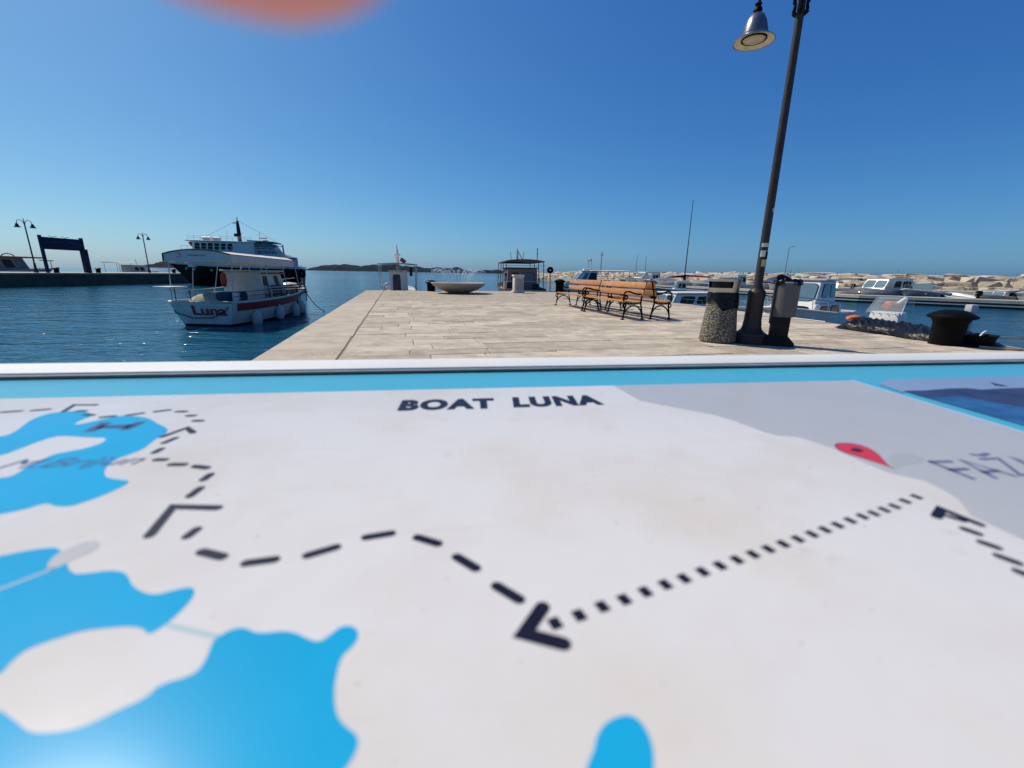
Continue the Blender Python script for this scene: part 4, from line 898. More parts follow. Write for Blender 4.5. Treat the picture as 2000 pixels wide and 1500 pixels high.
b = MB(); b.tube((0, 0, 0), (.17, -.03, .16), .045, .04, 10); o = b.build('rolled_chart', 'white', loc=(8.72, 9.98, .44)); tag(o, 'white rolled sheet standing behind the clear windscreen', 'roll')
rope('white line stretched along the pier edge behind the plastic sheet', [(7.6, 9.3, .10), (7.75, 8.7, .09), (7.85, 8.1, .07), (7.9, 7.6, .06)], .020, 'wrope')
rope('thin white line lying on the paving edge before the cruiser bow', [(6.95, 12.2, .03), (7.15, 11.2, .02), (7.35, 10.2, .02)], .012, 'wrope')
# boats on the far side of the pontoon
G2 = 'boats moored between pontoon and breakwater'
def moor(d, off):
    p, t = along(PT, d); nr = Vector((t.y, -t.x))
    if nr.x < 0: nr = -nr
    q = p+nr*off; return (q.x, q.y), math.degrees(math.atan2(nr.y, nr.x))
def mb(px_d, lb, **kw):
    loc, a = moor(px_d, kw.pop('off', 4.6)); t_, P_ = small_boat(lb, loc, a+kw.pop('turn', 180), group=G2, **kw); t_.scale = (1.3, 1.3, 1.3)

mb(37, 'white motorboat with navy blue canvas cover seen beside the lamp post', L=5.2, B=2.0, F=.75, cover=(-2.4, 1.0, .75, 'bluecanvas'), turn=200)
mb(31.5, 'low white open boat beyond the pontoon behind the cruiser roof', L=4.2, B=1.7, F=.6, wind=(.3, 1.2, .3), turn=195, awning=(-1.9, .2, 1.9))
mb(26.6, 'green grey open boat with black outboard motor and shelter frame', L=4.6, B=1.7, F=.5, hull='offwhite', motor=True, awning=(-1.2, .3, 1.55), turn=0)
mb(21.2, 'white boat with long glazed wheelhouse between outboard boats', L=5.0, B=2.0, F=.65, cab=(-1.2, 1.5, 1.7, .95, .6), turn=150)
mb(18.8, 'grey blue motorboat with folded sprayhood frame near the pontoon bend', L=4.6, B=1.8, F=.65, hull='bluehull', wind=(.4, 1.3, .5), turn=160, awning=(-.6, .3, 1.75))
mb(16.4, 'tiny white dinghy with tilted dark outboard motor', L=3.4, B=1.5, F=.45, motor=True, turn=20)
mb(14.3, 'grey white cuddy boat with one small dark side window', L=4.2, B=1.7, F=.5, hull='offwhite', cab=(-.6, 1.1, 1.3, .5, .5), turn=150)
mb(12.6, 'white boat under a dark blue sprayhood at the end of the row', L=5.0, B=2.0, F=.7, cover=(-2.2, .6, .8, 'bluecanvas'), turn=170)
mb(46, 'small pale blue boat beyond the concrete bin', L=4.6, B=1.8, F=.6, hull='palehull', cab=(-.8, .9, 1.3, .7, .4), turn=165)
mb(57, 'dark grey covered boat left of the sailing boat', L=5.0, B=1.9, F=.7, hull='bluehull', cover=(-2.3, 1.6, .5, 'greytube'), turn=175)
mb(62, 'white cabin cruiser with thin aerial mast beyond the bench ends', L=6.2, B=2.3, F=.95, cab=(-1.6, 1.5, 1.9, 1.05, .9), mast=(.2, 3.85, .04), turn=180)
loc, a = moor(52, 4.8)
sb, P = small_boat('sailing boat with tall bare mast, black boom cover and red furled sail', loc, 176, 8.0, 2.5, .85, 'offwhite', (-1.2, 1.6, 1.5, .45, .6), name='sailing_boat', group=G2, mast=(.1, 12.55, .085))
b = MB(); b.path([(.1, 0, 1.9), (1.0, 0, 1.86), (2.4, 0, 1.72)], [.2, .15, .06], 8); b.build('boom_cover', 'black', sb)
b = MB(); b.path([(.0, 0, 2.0), (-1.2, 0, 1.95), (-2.6, 0, 1.9), (-3.9, 0, 1.8)], [.16, .14, .12, .06], 8); b.build('furled_sail', 'red', sb)
b = MB(); b.lathe([(.2, .9), (.22, 1.8), (.1, 2.2)], 10, (.1, 0, 0)); b.build('mast_boot', 'black', sb)
mb(55, 'low grey motorboat moored beside the dark covered boat', L=4.4, B=1.7, F=.6, hull='offwhite', wind=(.3, 1.2, .35), turn=185)
mb(49, 'white open boat beside the sailing boat red sail', L=4.4, B=1.7, F=.6, cover=(-2., 1.2, .35, 'beige'), turn=180)
mb(41.5, 'white fishing boat with a short wheelhouse beyond the lamp base', L=4.8, B=1.9, F=.7, cab=(-.3, .9, 1.2, 1.0, .25), turn=172)
mb(43.6, 'beige covered dinghy between wheelhouse boat and pale blue boat', L=4.0, B=1.6, F=.55, hull='offwhite', cover=(-1.7, 1.4, .4, 'beige'), turn=188)
mb(34.3, 'white boat with low raked cabin behind the grey litter bin', L=4.8, B=1.9, F=.7, cab=(-1.0, 1.3, 1.5, .7, .7), turn=185)
mb(29.2, 'white and navy motorboat behind the cruiser stern', L=4.6, B=1.8, F=.65, wind=(.4, 1.3, .4), turn=190, motor=True)
mb(59.6, 'white boat with tall narrow wheelhouse behind the bench backs', L=4.6, B=1.8, F=.7, cab=(-.4, .8, 1.2, 1.1, .2), turn=170)
mb(64.6, 'blue grey boat with slim mast far along the pontoon', L=5.4, B=1.9, F=.7, hull='bluehull', cab=(-1.2, 1.0, 1.3, .6, .5), mast=(.3, 4.2, .035), turn=178)
# lamps on the breakwater crest
for x, y, h, r_, lb in ((35.6, 58.5, 4.9, .055, 'slim street light with a flat head on the breakwater'), (20.2, 103.6, 5.6, .12, 'harbour light pole standing far along the breakwater')):
    t = thing('street_light', lb, 'street light', (x, y, 0), 0)
    b = MB(); b.tube((0, 0, 0), (0, 0, h), r_, r_*.7, 8); b.build('pole', 'bluegrey', t)
    b = MB()
    if r_ < .1: b.box((.28, 0, h+.04), (.85, .3, .09), bev=.03, ry=-.12)
    else: b.lathe([(.1, h-.3), (.45, h-.15), (.45, h), (.15, h+.1), (.15, h+.6), (0, h+.75)], 10)
    b.build('lamp_head', 'greypaint', t)
M['greybrown'] = mat('shaded_grey_brown_paint', (.20, .17, .16), .6, var=.2, scale=2)  # shade on the white boat's side is put into this darker colour
# boats behind the far quay
t = thing('excursion_boat', 'white excursion boat with dark red roof edge behind the far quay', 'boat', (-53.6, 45.0, W), R(90))
P = hull_fn(13, 3.2, 1.15, .6, .45, .9, 1.0); add_hull(t, P, [(0, .5, 'brown', 'bottom'), (.5, 1., 'greybrown', 'hull')], 'deck', 'offwhite', .2, .06)
c, on = cabin(t, -5.0, 3.3, 2.5, 1.0, 2.62, 'greybrown', .7, .1, .05, bev=False)
for k in range(5): on('starboard', .04+k*.17, .15+k*.17, .40, .86)
on('starboard', .88, .97, .40, .86, 'blueglass'); b = MB(); b.box((-.6, 0, 2.7), (10.6, 3.0, .14), bev=.03); b.build('roof', 'red', t)
b = MB(); b.path([(4.0, -1.4, 2.45), (6.0, -.8, 2.42)], .05, 6); posts(t, [((4.6, -1.2, 1.4), (4.6, -1.2, 2.45)), ((5.6, -.9, 1.4), (5.6, -.9, 2.45))], .03, 'darkmetal'); b.build('roof_rail', 'darkmetal', t)
b = MB(); b.tube((-.6, 0, 2.5), (-1.0, 0, 3.7), .05, n=6); b.build('mast', 'darkmetal', t); b = MB(); b.box((.5, 0, 3.15), (1.1, 1.0, .75), bev=.1); b.build('roof_housing', 'offwhite', t)
b = MB(); b.path([(-3.2+1.0*math.cos(a), -.6, 2.55+.35*math.sin(a)) for a in [i*math.pi/8 for i in range(9)]], .05, 6); b.path([(1.7+.7*math.cos(a), -.6, 2.55+.5*math.sin(a)) for a in [i*math.pi/8 for i in range(9)]], .05, 6); b.build('roof_arches', 'darkmetal', t)
t = thing('canopy_boat', 'small cream boat with thin flat awning behind the far quay', 'boat', (-51.6, 60.6, W), R(90))
P = hull_fn(7.6, 2.3, 1.1, .4, .3, .9, .6); add_hull(t, P, [(0, .5, 'navy', 'bottom'), (.5, 1., 'offwhite', 'hull')], 'deck', 'white', .15, .05)
c, on = cabin(t, -1.4, 1.5, 1.7, 1.0, 2.1, 'creamw', .6, .0, .05, roof='creamw'); on('starboard', .1, .35, .4, .8); on('starboard', .45, .7, .4, .8)
canopy(t, -4.1, -.9, 2.0, 2.42, .05, 'creamw'); posts(t, [((x, s*.95, .9), (x, s*.95, 2.42)) for x in (-3.6, -1.8) for s in (-1, 1)], .025, 'tube')
b = MB(); b.tube((.3, 0, 2.1), (.1, 0, 3.0), .04, n=6); b.build('mast', 'creamw', t)

# ------------------------------------------------------------------ information panel in the foreground
def sheet_mat():
    S = bpy.data.materials.new('laminated_map_sheet'); S.use_nodes = True; t = S.node_tree; N = t.nodes; K = t.links; b = N['Principled BSDF']
    tc = N.new('ShaderNodeTexCoord'); o = tc.outputs['Object']
    n1 = N.new('ShaderNodeTexNoise'); n1.inputs['Scale'].default_value = 9; n1.inputs['Detail'].default_value = 6; n1.inputs['Roughness'].default_value = .6; K.new(o, n1.inputs['Vector'])
    r1 = N.new('ShaderNodeMapRange'); r1.inputs[1].default_value = .46; r1.inputs[2].default_value = .74; r1.inputs[4].default_value = .75; K.new(n1.outputs[0], r1.inputs[0])
    mx = N.new('ShaderNodeMix'); mx.data_type = 'RGBA'; mx.inputs[6].default_value = (.62, .605, .585, 1); mx.inputs[7].default_value = (.55, .49, .41, 1); K.new(r1.outputs[0], mx.inputs[0])
    n2 = N.new('ShaderNodeTexNoise'); n2.inputs['Scale'].default_value = 45; n2.inputs['Detail'].default_value = 3; K.new(o, n2.inputs['Vector'])
    r2 = N.new('ShaderNodeMapRange'); r2.inputs[1].default_value = .70; r2.inputs[2].default_value = .80; r2.inputs[4].default_value = .5; K.new(n2.outputs[0], r2.inputs[0])
    m2 = N.new('ShaderNodeMix'); m2.data_type = 'RGBA'; K.new(r2.outputs[0], m2.inputs[0]); K.new(mx.outputs[2], m2.inputs[6]); m2.inputs[7].default_value = (.50, .42, .33, 1)
    mp = N.new('ShaderNodeMapping'); mp.inputs['Rotation'].default_value = (0, 0, R(38)); mp.inputs['Scale'].default_value = (5, 150, 1); K.new(o, mp.inputs[0])
    n4 = N.new('ShaderNodeTexNoise'); n4.inputs['Scale'].default_value = 1.6; n4.inputs['Detail'].default_value = 4; K.new(mp.outputs[0], n4.inputs['Vector'])
    r4 = N.new('ShaderNodeMapRange'); r4.inputs[1].default_value = .66; r4.inputs[2].default_value = .74; r4.inputs[4].default_value = .28; K.new(n4.outputs[0], r4.inputs[0])
    m4 = N.new('ShaderNodeMix'); m4.data_type = 'RGBA'; K.new(r4.outputs[0], m4.inputs[0]); K.new(m2.outputs[2], m4.inputs[6]); m4.inputs[7].default_value = (.47, .45, .42, 1)
    n5 = N.new('ShaderNodeTexNoise'); n5.inputs['Scale'].default_value = 260; n5.inputs['Detail'].default_value = 2; K.new(o, n5.inputs['Vector'])
    r5 = N.new('ShaderNodeMapRange'); r5.inputs[1].default_value = .71; r5.inputs[2].default_value = .77; r5.inputs[4].default_value = .6; K.new(n5.outputs[0], r5.inputs[0])
    m5 = N.new('ShaderNodeMix'); m5.data_type = 'RGBA'; K.new(r5.outputs[0], m5.inputs[0]); K.new(m4.outputs[2], m5.inputs[6]); m5.inputs[7].default_value = (.36, .31, .25, 1); m2 = m5
    K.new(m2.outputs[2], b.inputs['Base Color']); b.inputs['Roughness'].default_value = .17; b.inputs['Specular IOR Level'].default_value = .2
    n3 = N.new('ShaderNodeTexNoise'); n3.inputs['Scale'].default_value = 14; n3.inputs['Detail'].default_value = 3; K.new(o, n3.inputs['Vector'])
    bp = N.new('ShaderNodeBump'); bp.inputs['Strength'].default_value = .12; bp.inputs['Distance'].default_value = .01; K.new(n3.outputs[0], bp.inputs['Height']); K.new(bp.outputs[0], b.inputs['Normal'])
    return S
M['sheet'] = sheet_mat()
M['pblue'] = mat('panel_light_blue', (.07, .385, .52), .25, var=.04, scale=4, spec=.3)
M['iblue'] = mat('island_blue_print', (.010, .345, .60), .2, var=.06, scale=14, dirt=(.04, .31, .55), dirt_amt=.5, spec=.18)
M['pgrey'] = mat('coast_grey_print', (.43, .43, .425), .25, var=.04, scale=8)
M['ink'] = mat('dark_navy_ink', (.012, .012, .028), .35, var=.25, scale=60, spec=.15)
M['inkfade'] = mat('faded_grey_blue_ink', (.11, .12, .22), .35, var=.3, scale=80, spec=.15)
M['inkisle'] = mat('faded_blue_ink', (.03, .06, .17), .35, var=.3, scale=80, spec=.15)
M['pinred'] = mat('red_pin_print', (.56, .03, .05), .4, var=.06)
M['pinshade'] = mat('grey_pin_oval_print', (.36, .37, .375), .4, var=.04)
M['pline'] = mat('pale_border_print', (.42, .56, .72), .4, var=.04)
M['psky'] = mat('photo_pink_sky_print', (.21, .30, .44), .38, var=.12, scale=5)
M['phill'] = mat('photo_dark_hills_print', (.03, .032, .085), .38, var=.6, scale=26)
M['psea'] = mat('photo_blue_sea_print', (.02, .085, .22), .38, var=.6, scale=30)
M['frame'] = mat('white_aluminium_frame', (.64, .645, .62), .55, spec=.25, var=.05, scale=6)
M['creasew'] = mat('crease_white', (.66, .65, .63), .3, var=.05)
M['shadegrey'] = mat('frame_face_shade_grey', (.36, .345, .31), .6, var=.15, scale=30)  # grey imitates shade on the inner face of the frame bar
M['pteal'] = mat('faint_teal_print', (.36, .50, .52), .3, var=.1, spec=.12)
pa = thing('info_panel', 'horizontal boat tour map panel titled BOAT LUNA in a white frame', 'info panel', (0, 0, 0), R(8.561))
ZT = .9; X0, X1, Y0, Y1 = -.62, .95, -.30, .441
b = MB(); b.box(((X0+X1)/2, (Y0+Y1)/2, ZT-.0105), (X1-X0, Y1-Y0, .020)); b.build('board', 'pblue', pa, smooth=0)
FT = .0048; FW = .046
b = MB(); b.box(((X0+X1)/2, Y1+.0015+FW/2, ZT-.011+FT/2), (X1-X0+2*FW, FW, .022+FT), bev=.0016); b.build('frame_bar', 'frame', pa)
b = MB(); b.box(((X0+X1)/2, Y0-.0015-FW/2, ZT-.011+FT/2), (X1-X0+2*FW, FW, .022+FT), bev=.0016); b.build('frame_bar', 'frame', pa)
for x in (X0-.0015-FW/2, X1+.0015+FW/2): b = MB(); b.box((x, (Y0+Y1)/2, ZT-.011+FT/2), (FW, Y1-Y0, .022+FT), bev=.0016); b.build('frame_bar', 'frame', pa)
b = MB(); b.box(((X0+X1)/2, Y1-.0016, ZT+.0012), (X1-X0, .0028, .0032)); b.build('shaded_face_strip', 'shadegrey', pa, smooth=0)  # added strip, coloured as the bar's inner face in shade
b = MB(); b.box(((X0+X1)/2, Y1-.0042, ZT+.0002), (X1-X0, .0022, .0008)); b.build('edge_gap', 'rubber', pa, smooth=0)
for x in (X0+.12, X1-.12):
    for y in (Y0+.1, Y1-.08): b = MB(); b.box((x, y, .44), (.06, .06, .875), bev=.006); b.build('leg', 'frame', pa); 
b = MB(); b.box(((X0+X1)/2, (Y0+Y1)/2, ZT-.045), (X1-X0-.02, Y1-Y0-.02, .04)); b.build('backing', 'darkmetal', pa, smooth=0)
def prnt(name, poly, mt, lvl):
    b = MB(); n = len(poly); z = ZT+.00003*lvl; b.add([(p[0]/1000, p[1]/1000, z) for p in poly], [tuple(range(n))]); return b.build(name, mt, pa, smooth=0)
def smooth_poly(P_, it=2):
    for _ in range(it):
        q = []
        for i in range(len(P_)): a = P_[i]; c = P_[(i+1) % len(P_)]; q += [(a[0]*.75+c[0]*.25, a[1]*.75+c[1]*.25), (a[0]*.25+c[0]*.75, a[1]*.25+c[1]*.75)]
        P_ = q
    return P_
def stroke(name, pts, wd, mt, lvl, round_=True):
    """a printed line with thickness wd (mm) as one flat outline"""
    P_ = [Vector((p[0], p[1])) for p in pts]; l = []; r_ = []
    for i, p in enumerate(P_):
        if i == 0: d = (P_[1]-p).normalized(); nn = Vector((-d.y, d.x)); k = 1
        elif i == len(P_)-1: d = (p-P_[-2]).normalized(); nn = Vector((-d.y, d.x)); k = 1
        else:
            d1 = (p-P_[i-1]).normalized(); d2 = (P_[i+1]-p).normalized(); n1 = Vector((-d1.y, d1.x)); n2 = Vector((-d2.y, d2.x)); nn = (n1+n2).normalized(); k = min(1.6, 1/max(.35, nn.dot(n1)))
        l.append(p+nn*wd/2*k); r_.append(p-nn*wd/2*k)
    def cap(c, d):
        o = []; nn = Vector((-d.y, d.x))
        for i in range(1, 6): a = math.pi*i/6; o.append(c+nn*math.cos(a)*wd/2+d*math.sin(a)*wd/2)
        return o
    poly = l[:]
    if round_: poly += cap(P_[-1], (P_[-1]-P_[-2]).normalized())
    poly += r_[::-1]
    if round_: poly += cap(P_[0], (P_[0]-P_[1]).normalized())
    return prnt(name, [(p.x, p.y) for p in poly], mt, lvl)
# printed outlines in millimetres on the panel
LAND = [(152.0,369.3),(155.2,320.7),(181.2,294.8),(194.2,282.3),(201.6,268.0),(207.5,244.0),(211.2,236.5),(224.2,232.0),(230.4,213.5),(230.2,191.5),(231.7,179.1),(241.2,169.2),(239.9,158.5),(236.8,150.4),(226.4,138.2),(226.3,129.1),(226.3,119.7),(233.4,96.2),(244.6,80.5)]
ISLE_A = [(-307.0,278.2),(-267.8,284.2),(-265.4,286.0),(-267.5,295.1),(-273.5,307.6),(-277.6,318.2),(-277.1,329.1),(-271.4,332.0),(-263.0,333.6),(-252.1,329.6),(-244.1,320.3),(-244.5,312.3),(-243.4,304.6),(-240.3,302.3),(-235.8,306.3),(-231.3,314.2),(-224.8,319.9),(-211.2,315.8),(-201.0,309.4),(-191.3,299.4),(-179.7,289.7),(-174.9,281.1),(-175.4,274.6),(-174.2,264.2),(-172.3,254.5),(-175.2,246.8),(-177.8,241.1),(-175.9,233.0),(-172.4,225.2),(-167.1,218.9),(-161.4,216.3),(-153.9,214.1),(-152.2,210.6),(-153.6,204.5),(-156.3,197.7),(-160.3,192.2),(-163.3,190.9),(-168.4,192.0),(-172.9,194.7),(-175.6,194.5),(-178.2,190.6),(-184.8,187.4),(-204.7,180.5),(-241.9,218.3),(-216.0,223.8),(-212.5,224.8),(-212.8,229.7),(-215.1,237.3),(-215.0,245.2),(-214.8,251.9),(-210.9,255.0),(-204.2,259.7),(-201.5,267.1),(-204.5,275.5),(-214.8,276.6),(-230.6,281.4),(-236.3,280.9),(-238.4,274.9),(-239.0,265.3),(-240.3,252.1),(-262.5,233.8)]
ISLE_B = [(-171.6,152.4),(-158.7,157.0),(-153.3,159.0),(-148.1,160.1),(-142.5,160.0),(-134.6,151.9),(-126.5,143.4),(-121.3,143.2),(-116.1,144.0),(-110.7,142.8),(-106.8,139.5),(-102.5,134.4),(-96.3,130.5),(-92.5,129.6),(-89.7,130.6),(-85.9,131.8),(-82.9,131.5),(-81.0,128.2),(-80.7,124.0),(-81.7,118.1),(-83.3,114.7),(-85.2,112.9),(-87.6,115.3),(-90.9,116.6),(-96.1,117.1),(-104.1,116.7),(-107.7,115.2),(-113.6,112.1),(-114.2,108.6),(-113.3,104.0),(-119.1,97.3)]
ISLE_C = [(-124.5,102.9),(-104.7,93.9),(-98.7,90.5),(-94.2,87.7),(-91.2,86.7),(-87.2,86.4),(-83.8,86.8),(-81.4,87.7),(-78.2,90.0),(-73.4,92.6),(-72.5,96.0),(-66.7,97.4),(-65.0,99.3),(-65.2,103.4),(-66.3,108.5),(-65.1,110.4),(-62.9,112.1),(-60.0,112.4),(-55.9,109.8),(-52.1,109.4),(-48.6,109.6),(-44.7,108.4),(-40.8,105.9),(-37.3,104.1),(-34.8,106.4),(-32.8,108.9),(-30.2,109.3),(-27.7,107.6),(-26.7,104.7),(-27.6,101.6),(-30.0,98.8),(-30.1,93.1),(-29.3,87.8),(-27.7,82.8),(-25.3,79.8),(-21.9,77.2),(-21.1,75.1),(-21.8,72.5),(-22.9,70.4),(-27.2,65.6),(-40.9,61.5),(-88.9,65.5)]
ISLE_D = [(26.6,64.0),(29.4,67.0),(30.7,69.4),(33.0,71.8),(36.5,73.3),(39.7,73.6),(41.8,72.6),(42.9,69.6),(42.5,65.7),(40.9,62.1),(37.4,56.2),(29.0,54.1),(23.9,58.0)]
MIST = [(-139.0,150.3),(-140.4,156.3),(-138.2,160.0),(-135.7,162.7),(-132.0,162.8),(-128.7,159.5),(-128.8,155.5),(-131.5,152.5),(-133.1,149.1),(-135.2,145.9)]
DASHES = [(14.1,120.0,20.5,113.1),(1.4,136.7,7.8,129.7),(-13.5,150.5,-5.6,145.6),(-33.1,152.9,-23.9,154.5),(-51.9,144.2,-43.1,147.9),(-71.7,142.3,-62.8,143.2),(-90.4,151.0,-81.6,147.0),(-100.8,161.7,-99.9,166.4),(-117.1,194.8,-116.5,202.0),(-119.6,211.1,-119.2,216.6),(-131.8,227.5,-124.9,224.9),(-145.1,231.2,-138.4,230.4),(-156.4,238.5,-151.9,238.0),(-163.2,248.8,-162.8,253.8),(-166.7,263.4,-164.8,270.6),(-170.7,303.0,-166.1,302.5),(-181.0,314.8,-176.9,314.4),(-193.2,325.2,-187.9,324.7),(-207.9,326.6,-201.3,329.5),(-221.6,319.8,-215.0,323.2),(-235.7,316.8,-229.6,318.4),(-250.5,323.7,-245.0,322.1),(-261.8,332.9,-257.8,333.1),(-292.7,337.0,-285.2,339.2),(-309.2,335.0,-300.5,336.5),(211.0,129.0,212.5,125.9),(207.2,120.3,208.9,117.1),(203.2,112.2,205.1,108.4),(199.4,104.0,200.7,100.3),(196.2,95.8,197.4,92.1)]
CHEVRONS = [[(27.2,109.0),(19.8,99.7),(30.0,94.9)],[(-115.3,164.2),(-119.0,185.7),(-99.9,182.6)],[(-173.8,274.0),(-167.9,288.8),(-159.6,279.6)],[(-270.5,332.5),(-275.8,348.9),(-260.4,347.5)],[(212.5,140.7),(219.0,144.2),(221.6,132.7)],[(215.0,138.7),(217.7,134.8)]]
SQUARES = [(29.5,102.3),(37.5,104.4),(45.7,106.9),(53.7,108.9),(61.9,111.3),(70.1,113.7),(78.0,115.7),(86.3,118.1),(94.4,120.4),(102.6,122.6),(110.7,124.8),(118.8,127.0),(126.9,129.2),(135.2,131.4),(143.6,133.7),(151.6,135.9),(159.8,138.2),(168.4,140.7),(176.7,142.9),(184.1,144.5),(191.9,146.6),(199.7,148.7),(209.4,152.2),(219.2,155.1)]
PIN = [(235.8,216.6),(239.0,218.7),(243.1,219.6),(249.0,218.6),(253.2,213.5),(251.0,204.0),(244.9,195.1),(240.6,187.9),(240.0,183.0),(239.0,187.5),(235.0,198.8),(232.0,204.6),(231.9,210.4)]
PIN_DOT = [(239.6,210.2),(243.4,211.8),(245.8,211.0),(246.3,208.3),(244.7,206.1),(241.5,205.6),(239.4,206.7),(238.3,208.3)]
PIN_SHADE = [(240.5,183.5),(249.1,195.9),(257.6,200.5),(265.8,201.9),(272.5,199.7),(273.0,194.7),(267.1,190.0),(257.6,187.5),(248.9,186.4)]
FAZANA = [[(270.0,188.9),(269.8,168.4)],[(270.0,188.9),(282.4,188.1)],[(269.5,178.5),(280.6,178.7)],[(283.1,167.9),(290.6,189.1),(296.5,168.5)],[(284.9,174.0),(295.1,174.8)],[(307.4,195.2),(311.1,193.2),(318.2,195.4)],[(304.9,188.9),(316.1,188.5),(301.2,168.9),(311.6,168.2)],[(316.9,168.4),(326.2,189.1),(328.9,169.3)]]
PHOTO_BIRD = [(549.8,352.8),(547.9,346.1),(548.5,340.5),(546.6,335.2),(539.2,335.8),(536.1,339.7)]
H_BARS = [[(-223.0,287.2),(-224.9,305.2)],[(-204.4,288.7),(-203.4,304.4)],[(-223.2,295.7),(-204.9,295.8)]]
TXT_BOAT = [(-38.7,314.2),(29.3,313.6),(-37.5,340.2)]
TXT_LUNA = [(48.8,314.4),(122.3,315.1),(51.4,340.5)]
FAINT = [(-81.5,115.9),(-65.8,109.7)]
RE = [(406, 371.2), (398, 300), (389.5, 223.5), (372, 90), (360, -20), (340, -280)]
LE = -615
prnt('map_sheet', [(LE, 371.2)]+RE+[(LE, -280)], 'sheet', 1)
prnt('coast_land', [(152.0, 371.2)]+LAND[1:]+[(262, 20), (300, -60), (338, -270), (340, -270), (358, -20), (371, 90), (389, 223.5), (397.5, 300), (405.5, 371.2)], 'pgrey', 2)
prnt('border_line', [(406, 371.2), (398, 300), (389.5, 223.5), (372, 90), (360, -20), (362.2, -20), (374.2, 90), (391.8, 223.5), (400.2, 300), (408.4, 371.2)], 'pline', 3)
isl = []
for nm, pl in (('upper', ISLE_A), ('middle', ISLE_B), ('lower', ISLE_C), ('small', ISLE_D)):
    isl.append(prnt('island_print', smooth_poly(pl, 1), 'iblue', 3))
prnt('harbour_patch', smooth_poly(MIST, 1), 'pgrey', 4)
stroke('ferry_line', [(-135, 147), (-142, 139), (-152, 132), (-166, 126)], 1.2, 'pgrey', 4)
stroke('ferry_line', FAINT, 1.7, 'pteal', 2)
for q in DASHES: stroke('route_dash', [(q[0], q[1]), (q[2], q[3])], 4.0, 'ink', 5)
CHEVRONS[4] = [(209.5, 138.8), (219, 144.2), (221.6, 131.5)]
for i, q in enumerate(CHEVRONS): stroke('route_arrow', q, (4.6, 4.2, 4.0, 3.4, 4.0, 3.0)[i], 'ink', 5)
sd_ = Vector((SQUARES[-1][0]-SQUARES[0][0], SQUARES[-1][1]-SQUARES[0][1])).normalized()
for q in SQUARES: stroke('route_square', [(q[0]-sd_.x*1.85, q[1]-sd_.y*1.85), (q[0]+sd_.x*1.85, q[1]+sd_.y*1.85)], 4.3, 'ink', 5, False)
prnt('pin_shadow', smooth_poly(PIN_SHADE, 1), 'pinshade', 4)
pc = Vector((sum(p[0] for p in PIN)/len(PIN), sum(p[1] for p in PIN)/len(PIN)))
prnt('pin_outline', smooth_poly([(pc.x+(p[0]-pc.x)*1.06, pc.y+(p[1]-pc.y)*1.05) for p in PIN], 1), 'ink', 5)
prnt('map_pin', smooth_poly(PIN, 1), 'pinred', 6); prnt('pin_dot', smooth_poly(PIN_DOT, 1), 'ink', 7)
for q in FAZANA: stroke('place_lettering', q, 2.9, 'inkfade', 5)
for q in ([(340, 189), (340, 168)], [(340, 189), (352, 168)], [(352, 168), (352, 189)]): stroke('place_lettering', q, 2.9, 'inkfade', 5)
for q in H_BARS: stroke('marker_letter', q, 6.5, 'inkisle', 5, False)
prnt('photo_sky', [(421, 356), (451, 372), (700, 374), (940, 374), (940, 300), (560, 322), (412, 326)], 'psky', 2)
prnt('photo_hills', [(419.5, 330.4), (438.7, 328.8), (475.6, 333.4), (494.3, 333.2), (501.3, 326.8), (528.0, 329.0), (555.5, 329.2), (640, 334), (760, 326), (940, 330), (940, 240), (640, 262), (546.0, 262), (464.0, 271), (457.0, 291.2), (453.1, 295.1), (451.9, 308.3), (419, 304.0), (416, 313.6)], 'phill', 3)
prnt('photo_sea', [(417.6, 315.8), (419.0, 305.3), (453.8, 309.6), (458.8, 292.4), (467.4, 273.1), (546.0, 262), (640, 256), (940, 240), (940, 60), (392, 60), (402.1, 170.0), (410, 240)], 'psea', 4)
prnt('photo_boat', PHOTO_BIRD, 'phill', 4)
def flat_text(name, s, T, mt, lvl, **kw):
    o = Vector((T[0][0]/1000, T[0][1]/1000, ZT)); e = Vector((T[1][0]/1000, T[1][1]/1000, ZT)); u_ = Vector((T[2][0]/1000, T[2][1]/1000, ZT))
    text_mesh(name, s, mt, pa, o, e-o, u_-o, (0, 0, 1), depth=.00003*lvl, **kw)
flat_text('title_lettering', 'BOAT', [(-38.7, 314.2), (34.6, 313.6), (-37.5, 340.2)], 'ink', 5, offset=.064, spacing=1.16)
flat_text('title_lettering', 'LUNA', TXT_LUNA, 'ink', 5, offset=.064, spacing=1.16)
flat_text('island_lettering', 'M.Brijun', [(-228, 234.6), (-163.2, 233.5), (-226, 246)], 'inkisle', 5, shear=.2)
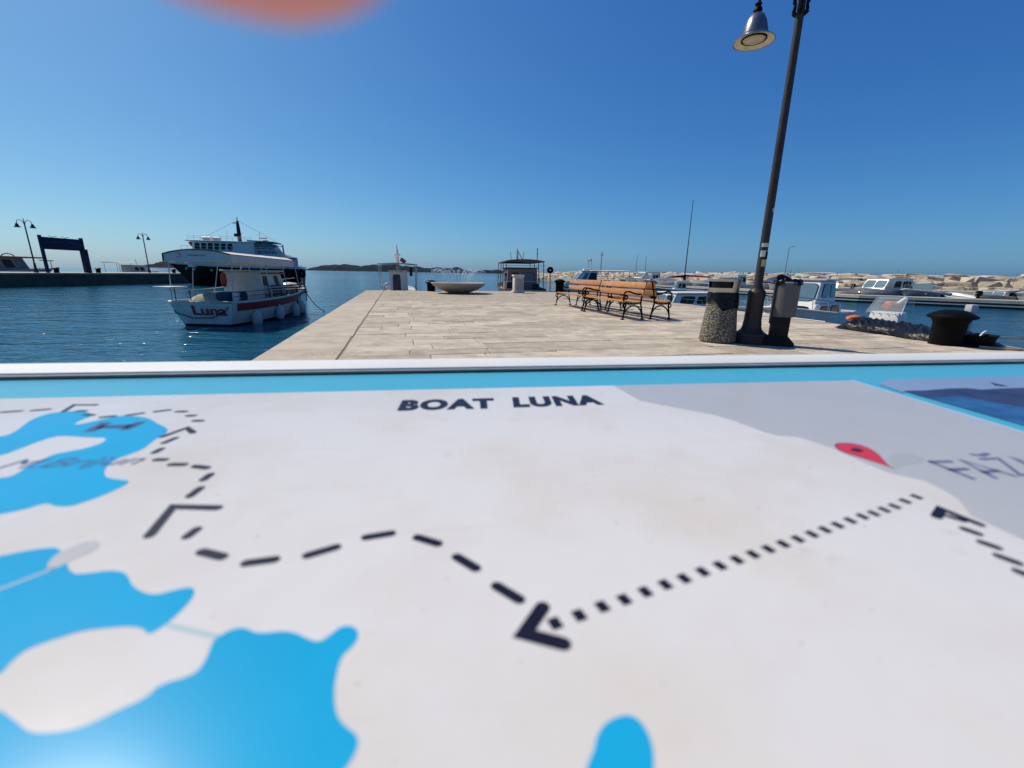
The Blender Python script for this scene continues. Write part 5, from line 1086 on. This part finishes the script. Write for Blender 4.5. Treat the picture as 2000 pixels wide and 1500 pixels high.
# ------------------------------------------------------------------ the photographer's hand on the phone, one fingertip before the lens
def cw(u_, v_, d_): return Vector((0, 0, 1.0))+rt*u_+up*v_+fw*d_
M['skin'] = mat('skin', (.64, .25, .21), .5, var=.06, scale=60)
sk = M['skin'].node_tree.nodes['Principled BSDF']; sk.inputs['Subsurface Weight'].default_value = 1.; sk.inputs['Subsurface Radius'].default_value = (1, .25, .12); sk.inputs['Subsurface Scale'].default_value = .008
M['phone'] = mat('phone_glass', (.02, .02, .025), .2, var=.05)
M['sleeve'] = mat('navy_sleeve', (.03, .035, .06), .9, var=.2, bump=.4)
ph = thing('phone', 'dark smartphone held level just above the map panel', 'phone', (0, 0, 0))
b = MB(); b.box((0, 0, 0), (.158, .074, .0085), bev=.004); o = b.build('case', 'phone', ph)
mm = Matrix((rt, up, fw)).transposed().to_4x4(); mm.translation = cw(.052, -.022, -.0075); o.matrix_basis = mm
b = MB(); b.box((0, 0, 0), (.150, .068, .001), bev=.0004); o = b.build('screen', 'dglass', ph); m2_ = mm.copy(); m2_.translation = cw(.052, -.022, -.0124); o.matrix_basis = m2_
hv = []; he = []; hr = []
def J(p, r_, par=None):
    hv.append(p); hr.append(r_)
    if par is not None: he.append((par, len(hv)-1))
    return len(hv)-1
wr = J(cw(.01, .035, -.135), .027)
palm = J(cw(.012, .045, -.095), .030, wr); kn = {}
# index finger, its tip drooping in front of the lens
for u_, tipd, tipv, rr_ in ((-.0128, .0190, .0168, .0118), (.016, .004, .0275, .0088), (.037, .003, .0268, .0085), (.057, .001, .026, .0075)):
    k1 = J(cw(u_*.9+.002, .058, -.058), .0125, palm); k2 = J(cw(u_, .060, -.018 if u_ > 0 else -.010), .0105, k1)
    k3 = J(cw(u_, .047 if u_ > 0 else .050, tipd-.004), .0098, k2); J(cw(u_, tipv, tipd), rr_, k3)
t1 = J(cw(.03, .02, -.085), .014, palm); t2 = J(cw(.04, -.005, -.05), .011, t1); J(cw(.045, -.015, -.028), .010, t2)
fa = J(cw(-.01, .02, -.20), .028, wr); J(cw(-.05, -.0, -.30), .034, fa)
me = bpy.data.meshes.new('hand'); me.from_pydata([tuple(v) for v in hv], he, []); ho = bpy.data.objects.new('hand', me); COL.objects.link(ho)
md = ho.modifiers.new('skin', 'SKIN'); md.use_smooth_shade = True; md.branch_smoothing = .4
for i, sv_ in enumerate(me.skin_vertices[0].data): sv_.radius = (hr[i], hr[i]); sv_.use_root = (i == wr)
ho.modifiers.new('sub', 'SUBSURF').render_levels = 2; me.materials.append(M['skin'])
tag(ho, 'hand holding the phone, a reddish fingertip drooping before the lens', 'hand')
b = MB(); b.path([cw(-.03, .01, -.25), cw(-.05, -.0, -.32), cw(-.12, -.03, -.50)], [.045, .05, .058], 18); o = b.build('sleeve', 'sleeve', ho)
